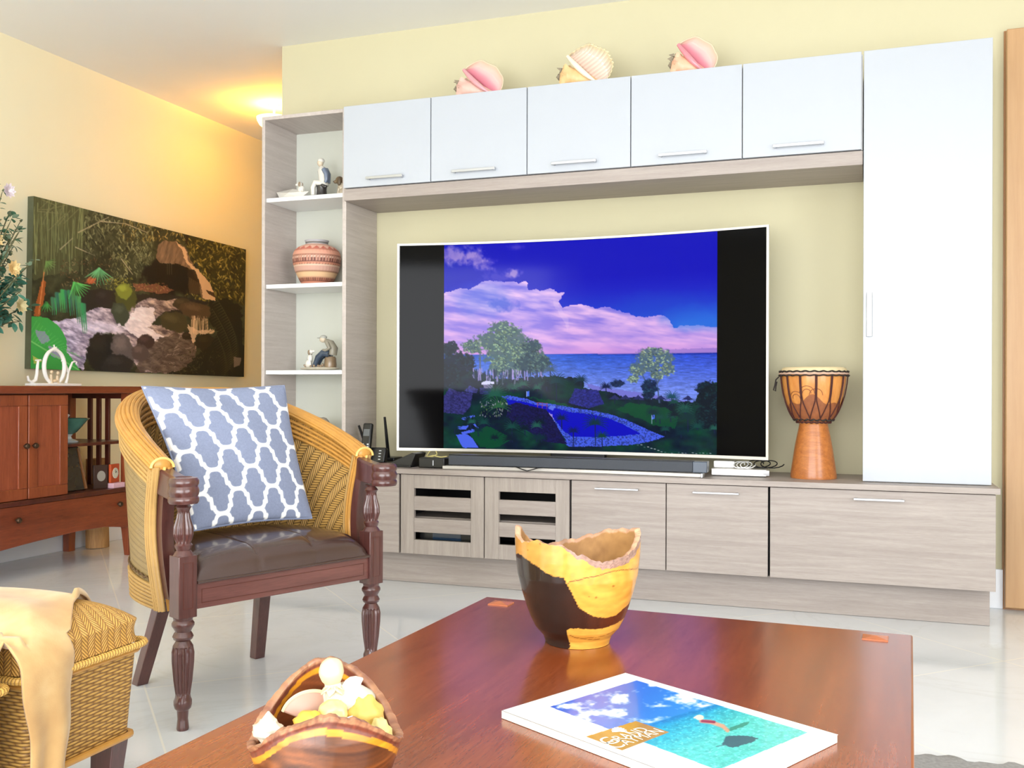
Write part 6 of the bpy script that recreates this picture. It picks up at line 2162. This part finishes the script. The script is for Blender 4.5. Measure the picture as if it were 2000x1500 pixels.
def text_mesh(name, body, p0, p1, height, mat, parent, n_up=Vector((0, 0, 1)), ext=.0002):
    cu = bpy.data.curves.new(name, 'FONT')
    cu.body = body
    cu.size = 1.0
    cu.extrude = 0
    to = bpy.data.objects.new(name + '_tmp', cu)
    COL.objects.link(to)
    bpy.context.view_layer.update()
    dg_ = bpy.context.evaluated_depsgraph_get()
    me = bpy.data.meshes.new_from_object(to.evaluated_get(dg_))
    bpy.data.objects.remove(to)
    xs_ = [v.co.x for v in me.vertices]; ys_ = [v.co.y for v in me.vertices]
    x0_, x1_, y0_, y1_ = min(xs_), max(xs_), min(ys_), max(ys_)
    ex = (p1 - p0)
    ey = n_up.cross(ex).normalized() * height
    for v in me.vertices:
        a, b = (v.co.x - x0_) / (x1_ - x0_), (v.co.y - y0_) / (y1_ - y0_)
        v.co = p0 + ex * a + ey * b
    me.transform(chain(parent).inverted())
    o = bpy.data.objects.new(name, me)
    me.materials.append(mat)
    COL.objects.link(o)
    o.parent = parent
    return o


# first line: G large + rand, second line: C large + ayman
def ltr(txt, a, b, h):
    text_mesh('cover_lettering', txt, crop2w(*a), crop2w(*b), h, txm, mg)
ltr('G', (690, 474), (738, 452), .026)
ltr('RAND', (740, 451), (890, 396), .019)
ltr('C', (722, 494), (768, 474), .026)
ltr('AYMAN', (770, 473), (968, 404), .019)
# small shell emblem
mb = MB()
c0 = crop2w(730, 402)
for k in range(9):
    a = PI * k / 8
    d = (crop2w(770, 402) - c0) * math.cos(a) + (crop2w(720, 380) - c0) * math.sin(a)
    mb.tube([c0 + Vector((0, 0, .0001)), c0 + d * .55, c0 + d], [.0008, .0016, .0018], 6, flat=.25)
obj('shell_emblem', mb, txm, mg, world=True)

# ================================================================== LEFT SIDE: SIDEBOARD
sd = thing('sideboard', 'cherry-wood sideboard with panelled doors and an open slatted end', 'sideboard', (-3.93, 3.55, 0))
FX, BX = -3.72, -4.155
SY0, SY1 = 2.72, 4.30
obj('top', MB().box(BX, FX + .03, SY0 - .03, SY1 + .055, .874, .911), M['cherry_y'], sd, world=True, bevel=.004)
obj('lower_shelf', MB().box(BX, FX + .012, SY0, SY1, .350, .372), M['cherry_dark'], sd, world=True, bevel=.002)
obj('drawer_box', MB().box(BX, FX - .012, SY0, SY1 - .012, .20, .35), M['cherry_y'], sd, world=True)
# drawer front with the curved apron
mb = MB()
pts = [(SY1 - .015, .348), (SY0, .348)]
for i in range(25):
    t = i / 24
    y = SY0 + (SY1 - .015 - SY0) * t
    yy = (y - 3.51) / .79
    z = .165 + .014 * (1 - yy * yy) - (.0 if t < .5 else 0)
    z = float(np.interp(y, [2.72, 3.1, 3.43, 3.6, 3.9, 4.1, 4.285], [.150, .140, .152, .165, .180, .178, .150]))
    pts.append((y, z))
mb.prism(pts, 0, FX - .012, FX + .004)
dwf = obj('drawer', mb, M['cherry_y'], sd, world=True, bevel=.003)
def knob(p, parent, r_=.0135):
    mb = MB()
    mb.lathe([(.005, 0), (.005, .010), (r_, .014), (r_ * 1.05, .020), (r_ * .8, .027), (.001, .029)], 18, M=Matrix.Translation(p) @ Matrix.Rotation(PI / 2, 4, 'Y'))
    obj('knob', mb, M['brass'], parent, world=True)
knob((FX + .004, 3.519, .284), dwf); knob((FX + .004, 4.182, .288), dwf)
for (a, b, kn) in ((3.345, 3.585, 3.565), (3.592, 3.836, 3.617)):
    mb = MB()
    z0_, z1_ = .374, .868
    w = .052
    mb.box(FX - .016, FX + .004, a, b, z1_ - w, z1_).box(FX - .016, FX + .004, a, b, z0_, z0_ + w)
    mb.box(FX - .016, FX + .004, a, a + w, z0_ + w, z1_ - w).box(FX - .016, FX + .004, b - w, b, z0_ + w, z1_ - w)
    d = obj('door', mb, M['cherry'], sd, world=True, bevel=.003)
    obj('door_panel', MB().box(FX - .012, FX - .004, a + w, b - w, z0_ + w, z1_ - w), wood('cherry_panel%d' % int(a * 10), (124, 56, 34), (170, 88, 56), 'z', .4, 1.2, .2, 1.5, .3), d, world=True)
    knob((FX + .004, kn, .627), d)
obj('cabinet_box', MB().box(BX + .005, FX - .018, 3.345, 3.84, .372, .874), M['cherry_dark'], sd, world=True)
for (x, y) in ((FX - .022, SY1 - .022), (BX + .022, SY1 - .022), (FX - .022, SY0 + .022), (BX + .022, SY0 + .022)):
    obj('post', MB().box(x - .022, x + .022, y - .022, y + .022, .15, .874), M['cherry'], sd, world=True, bevel=.002)
    mb = MB()
    A_ = [mb.bm.verts.new((x + p * .024, y + q * .024, .20)) for p, q in ((-1, -1), (1, -1), (1, 1), (-1, 1))]
    B_ = [mb.bm.verts.new((x + p * .014 + (.0), y + q * .014 + .012, 0)) for p, q in ((-1, -1), (1, -1), (1, 1), (-1, 1))]
    for k in range(4): mb.bm.faces.new((A_[k], A_[(k + 1) % 4], B_[(k + 1) % 4], B_[k]))
    mb.bm.faces.new(A_); mb.bm.faces.new(B_[::-1])
    obj('leg', mb, M['cherry'], sd, world=True, bevel=.001)
for x in (-3.996, -3.936, -3.876):
    obj('slat', MB().box(x - .013, x + .013, SY1 - .024, SY1 - .010, .372, .874), M['cherry_dark'], sd, world=True, bevel=.001)
obj('mid_shelf', MB().box(BX, FX - .01, 3.84, SY1 - .004, .606, .621), M['cherry_dark'], sd, world=True, bevel=.001)
obj('side_rail', MB().box(BX, FX - .012, SY1 - .030, SY1 - .008, .845, .874), M['cherry_dark'], sd, world=True)
obj('rear_leg', MB().box(BX + .0, BX + .04, 4.255, 4.30, .0, .16), M['cherry'], sd, world=True)

# glass dish on a stand (middle shelf), dark pyramid ornament, clock, small frame, booklet
gd = thing('glass_dish', 'green and pale blue flared glass dish on the sideboard middle shelf', 'dish', (-3.86, 3.99, .621))
gl = simple('green_glass', (84, 132, 118), .1, var=.35, scale=14, coat=.6)
obj('bowl', MB().lathe([(.018, .040), (.040, .052), (.070, .085), (.098, .122), (.104, .124), (.072, .094), (.038, .064), (.001, .058)], 30, (-3.86, 3.985, .621), cap=False, rad=lambda a, k, r_: r_ * (1 + (.06 * math.sin(a * 5) if k in (3, 4) else 0))), gl, gd, world=True)
obj('stand', MB().lathe([(.048, 0), (.050, .006), (.02, .018), (.014, .03), (.024, .044)], 20, (-3.86, 3.985, .6215)), simple('glass_stand', (206, 212, 214), .15, coat=.5), gd, world=True)
obj('flower_spray', MB().tube([(-3.86, 3.95, .69), (-3.86, 3.93, .74), (-3.85, 3.95, .78)], [.004, .010, .003], 8).tube([(-3.86, 3.95, .72), (-3.85, 3.975, .765)], [.004, .009], 8), M['porcelain'], gd, world=True)
po_ = thing('glass_sculpture', 'dark glossy tapering glass sculpture on the sideboard lower shelf', 'sculpture', (-3.86, 3.98, .372))
mb = MB()
W_ = []
for i in range(11):
    t = i / 10
    yr, yl = 4.050 - .038 * t, 3.872 + .050 * t
    W_.append([mb.bm.verts.new((x_, y_, .3725 + .228 * t)) for x_, y_ in ((-3.93 + .03 * t, yl), (-3.80 - .02 * t, yl), (-3.80 - .02 * t, yr), (-3.93 + .03 * t, yr))])
for i in range(10):
    for k in range(4): mb.bm.faces.new((W_[i][k], W_[i][(k + 1) % 4], W_[i + 1][(k + 1) % 4], W_[i + 1][k]))
mb.bm.faces.new(W_[0]); mb.bm.faces.new(W_[-1][::-1])
obj('sculpture_body', mb, simple('smoky_glass', (52, 46, 44), .08, var=.5, scale=16, coat=.6), po_, world=True, bevel=.006)
obj('amber_edge', MB().tube([(-3.80, 4.044, .380), (-3.822, 4.008, .592)], .009, 8), simple('amber_glass', (130, 82, 44), .15, coat=.5), po_, world=True)
ck = thing('table_clock', 'small orange-red folding clock with a round white dial on the sideboard', 'clock', (-3.80, 4.23, .372))
Mk = Matrix.Translation((-3.745, 4.195, .400)) @ Matrix.Rotation(math.radians(12), 4, 'Z')
obj('case', MB().box(-.014, 0, -.042, .042, 0, .098, M=Mk), simple('clock_red', (190, 78, 36), .35), ck, world=True, bevel=.002)
obj('dial', MB().lathe([(.028, 0), (.028, .002), (.001, .002)], 28, M=Mk @ Matrix.Translation((0, 0, .05)) @ Matrix.Rotation(PI / 2, 4, 'Y')), simple('clock_dial', (226, 224, 204), .4), ck, world=True)
mb = MB()
for a, L in ((PI / 2 + .1, .018), (.9, .012)):
    mb.tube([Mk @ Vector((.003, 0, .05)), Mk @ Vector((.003, L * math.cos(a), .05 + L * math.sin(a)))], .0012, 5)
for k in range(12):
    a = 2 * PI * k / 12
    mb.tube([Mk @ Vector((.0025, .021 * math.cos(a), .05 + .021 * math.sin(a))), Mk @ Vector((.0025, .024 * math.cos(a), .05 + .024 * math.sin(a)))], .0008, 4)
obj('hands', mb, M['black'], ck, world=True)
Mk2 = Matrix.Translation((-3.752, 4.152, .3735)) @ Matrix.Rotation(math.radians(-24), 4, 'Z')
obj('case_wing', MB().box(-.012, 0, -.078, -.002, 0, .124, M=Mk2), simple('clock_brown', (58, 34, 24), .4), ck, world=True, bevel=.002)
obj('portrait_oval', MB().lathe([(.022, 0), (.022, .002), (.001, .002)], 24, M=Mk2 @ Matrix.Translation((0, -.038, .066)) @ Matrix.Rotation(PI / 2, 4, 'Y') @ Matrix.Diagonal((1.25, 1, 1, 1))), simple('oval_silver', (168, 160, 148), .3, metal=.3), ck, world=True)
tag(obj('booklet', MB().box(-3.79, -3.722, 4.155, 4.242, .3725, .399), simple('pink_paper', (222, 178, 190), .7, var=.12, scale=120), loc=(-3.75, 4.215, .3725), bevel=.002), 'small stack of pink and white cards under the red clock', 'cards')

# log standing behind the sideboard's end
mb = MB()
def logf(a, b):
    an = 2 * PI * a
    r_ = .062 * (1 + .08 * math.sin(3 * an + b * 2)) * (1 - .12 * b)
    return (Vector((-4.085 + r_ * math.cos(an), 4.432 + r_ * math.sin(an), .002 + .50 * b)), (a, b))
mb.grid(logf, 30, 14, cu=True)
mb.bm.faces.new([v for v in list(mb.bm.verts)[0::15]][::-1])
tag(obj('driftwood_log', mb, wood('pale_log', (160, 112, 66), (216, 172, 114), 'z', .6, 2.0, 0), loc=(-4.085, 4.43, 0)), 'pale stripped wooden log standing behind the right end of the sideboard', 'log')

# white JOY ornament on the sideboard
jy = thing('joy_ornament', 'white metal JOY ornament on the sideboard top in front of the picture', 'ornament', (-3.93, 3.98, .911))
wj = simple('white_enamel', (250, 248, 244), .3, var=.01)
jb = .9115
obj('base', MB().box(-3.975, -3.905, 3.815, 4.125, jb, jb + .014), wj, jy, world=True, bevel=.003)
def jt(pts, rs, nm='letter'):
    return obj(nm, MB().tube([(-3.94, p[0], jb + p[1]) for p in pts], rs, 8), wj, jy, world=True)
jt([(3.800, .050), (3.806, .028), (3.826, .018), (3.850, .030), (3.858, .060), (3.862, .105), (3.866, .128), (3.850, .130), (3.884, .132)], [.005, .007, .009, .009, .008, .007, .006, .004, .004])
O_ = [(3.972 + .068 * math.sin(a) , .100 + .088 * -math.cos(a)) for a in [2 * PI * i / 40 for i in range(41)]]
jt(O_, [.0075 + .0035 * abs(math.sin(2 * PI * i / 40)) for i in range(41)])
jt([(4.020, .132), (4.038, .126), (4.052, .100), (4.066, .072)], [.004, .006, .007, .006])
jt([(4.112, .132), (4.094, .126), (4.080, .100), (4.066, .072), (4.060, .040), (4.050, .014)], [.004, .005, .006, .006, .007, .008])
jt([(4.112, .132), (4.125, .128), (4.122, .118)], [.004, .004, .003])
mb = MB()
for s_ in (0, 1):
    for k in range(4):
        a = PI / 4 * k + PI / 8 * s_
        L = .018 if k % 2 == 0 else .009
        mb.tube([(-3.94, 3.972 - L * math.cos(a), jb + .196 - L * math.sin(a)), (-3.94, 3.972 + L * math.cos(a), jb + .196 + L * math.sin(a))], .002, 5)
obj('star', mb, wj, jy, world=True)
mb = MB()
for (y, z, r_, h) in ((3.950, .060, .012, .045), (3.992, .055, .011, .040)):
    mb.tube([(-3.94, y, jb + .014), (-3.94, y, jb + z)], [r_, r_ * .6], 10)
    mb.ell((-3.94, y + .003, jb + z + .012), (.009, .009, .010), 10, 8)
mb.ell((-3.935, 3.972, jb + .026), (.010, .016, .008), 10, 8)
obj('nativity_figures', mb, simple('ornament_gold', (226, 204, 170), .35), jy, world=True)

# ================================================================== CANVAS PICTURE
cv = thing('canvas_picture', 'large canvas print of a rocky jungle stream with a waterfall on the left wall', 'picture', (-4.16, 4.95, 1.45))
Q = [Vector((-4.138, 4.028, 1.918)), Vector((-4.138, 5.923, 1.892)), Vector((-4.138, 5.904, .985)), Vector((-4.138, 4.010, 1.004))]
mb = MB()
A_ = [mb.bm.verts.new(q - Vector((.0012, 0, 0))) for q in Q]
B_ = [mb.bm.verts.new(Vector((XL + .001, q.y, q.z))) for q in Q]
for k in range(4): mb.bm.faces.new((A_[k], A_[(k + 1) % 4], B_[(k + 1) % 4], B_[k]))
mb.bm.faces.new(A_); mb.bm.faces.new(B_[::-1])
obj('canvas_frame', mb, simple('canvas_edge', (92, 96, 72), .7, var=.35, scale=12), cv, world=True)
nu, nv = 430, 260
Ug, Vg = grid_uv(nu, nv)
Hc = homog([(0, 0), (1, 0), (1, 1), (0, 1)], [(240, 118), (1757, 503), (1742, 1412), (215, 1352)])
Xc, Yc = hmap(Hc, Ug, Vg)
mb = MB().grid(lambda a, b: (Q[0] * (1 - a) * (1 - b) + Q[1] * a * (1 - b) + Q[2] * a * b + Q[3] * (1 - a) * b, (a, b)), nu, nv)
obj('canvas_print', mb, attr_mat('canvas_ink', .55, spec=.3), cv, world=True, recalc=False, smooth=False, colors=paint_canvas(Xc, Yc))

# ================================================================== FLOWER ARRANGEMENT
ar = thing('flower_arrangement', 'tall green leafy flower arrangement cut off by the left edge of the frame', 'plant', (-3.93, 3.42, .911))
obj('vase', MB().lathe([(.05, 0), (.062, .01), (.075, .06), (.07, .12), (.05, .17), (.045, .20), (.055, .215), (.045, .21), (.001, .18)], 28, (-3.93, 3.42, .9115), cap=False), M['white'], ar, world=True)
R = random.Random(12)
gmats = [simple('leaf_green', (72, 112, 84), .5, var=.3, scale=20), simple('leaf_greygreen', (118, 138, 112), .5, var=.25, scale=20), simple('leaf_teal', (70, 128, 108), .45, var=.25, scale=20)]
mbs = [MB() for _ in gmats]
stm = MB()
for k in range(150):
    hgt = R.uniform(.18, .95)
    ty_ = 3.52 + R.gauss(0, .10)
    tx_ = -3.93 + R.gauss(0, .07)
    base = Vector((-3.93 + R.uniform(-.02, .02), 3.42 + R.uniform(-.02, .02), 1.08))
    tip = Vector((tx_, min(ty_, 3.70 - .16 * max(0, hgt - .5)), .93 + hgt))
    if hgt < .45: tip = Vector((-3.93 + R.gauss(0, .08), 3.42 + R.uniform(-.15, .33), 1.17 + R.uniform(0, .28)))
    mid = (base + tip) / 2 + Vector((0, 0, .06))
    P_ = [base.lerp(mid, t).lerp(mid.lerp(tip, t), t) for t in [i / 10 for i in range(11)]]
    stm.tube(P_, [.003] * 10 + [.001], 5)
    for i in range(2, 11):
        for s_ in (0, 1, 2):
            d = Vector((R.gauss(0, 1), R.gauss(0, 1), R.gauss(.2, .7)))
            big = tip.z < 1.45
            m_ = 2 if (big and R.random() < .6) else R.choice((0, 1, 1) if not big else (0, 2, 1))
            L = R.uniform(.035, .055) if big else R.uniform(.022, .040)
            mbs[m_].leaf(P_[i] + d * .004, d, Vector((R.gauss(0, .4), R.gauss(0, .4), 1)), L, L * R.uniform(.22, .38), .3)
obj('stems', stm, simple('plant_stem', (98, 96, 64), .6), ar, world=True)
for mb, mt_ in zip(mbs, gmats): obj('foliage', mb, mt_, ar, world=True)
fl1 = simple('petal_cream', (246, 214, 150), .6, var=.1)
fl2 = simple('petal_pale', (236, 222, 226), .6, var=.08)
fl3 = simple('petal_beige', (214, 200, 150), .6, var=.1)
for (y, z, r_, mt_, sc_) in ((3.615, 1.475, .042, fl1, 1), (3.585, 1.842, .038, fl2, 1), (3.66, 1.30, .038, fl3, 1), (3.52, 1.60, .036, fl1, 1)):
    mb = MB()
    for ringk, (n_p, rr_, tilt) in enumerate(((9, r_, .25), (8, r_ * .75, .7), (6, r_ * .5, 1.3))):
        for k in range(n_p):
            a = 2 * PI * k / n_p + ringk * .3
            d = Vector((.5 * tilt, math.cos(a), math.sin(a)))
            mb.leaf((-3.84, y, z), d, Vector((1, 0, 0)), rr_, rr_ * .28, -.15)
    fo = obj('blossom', mb, mt_, ar, world=True)
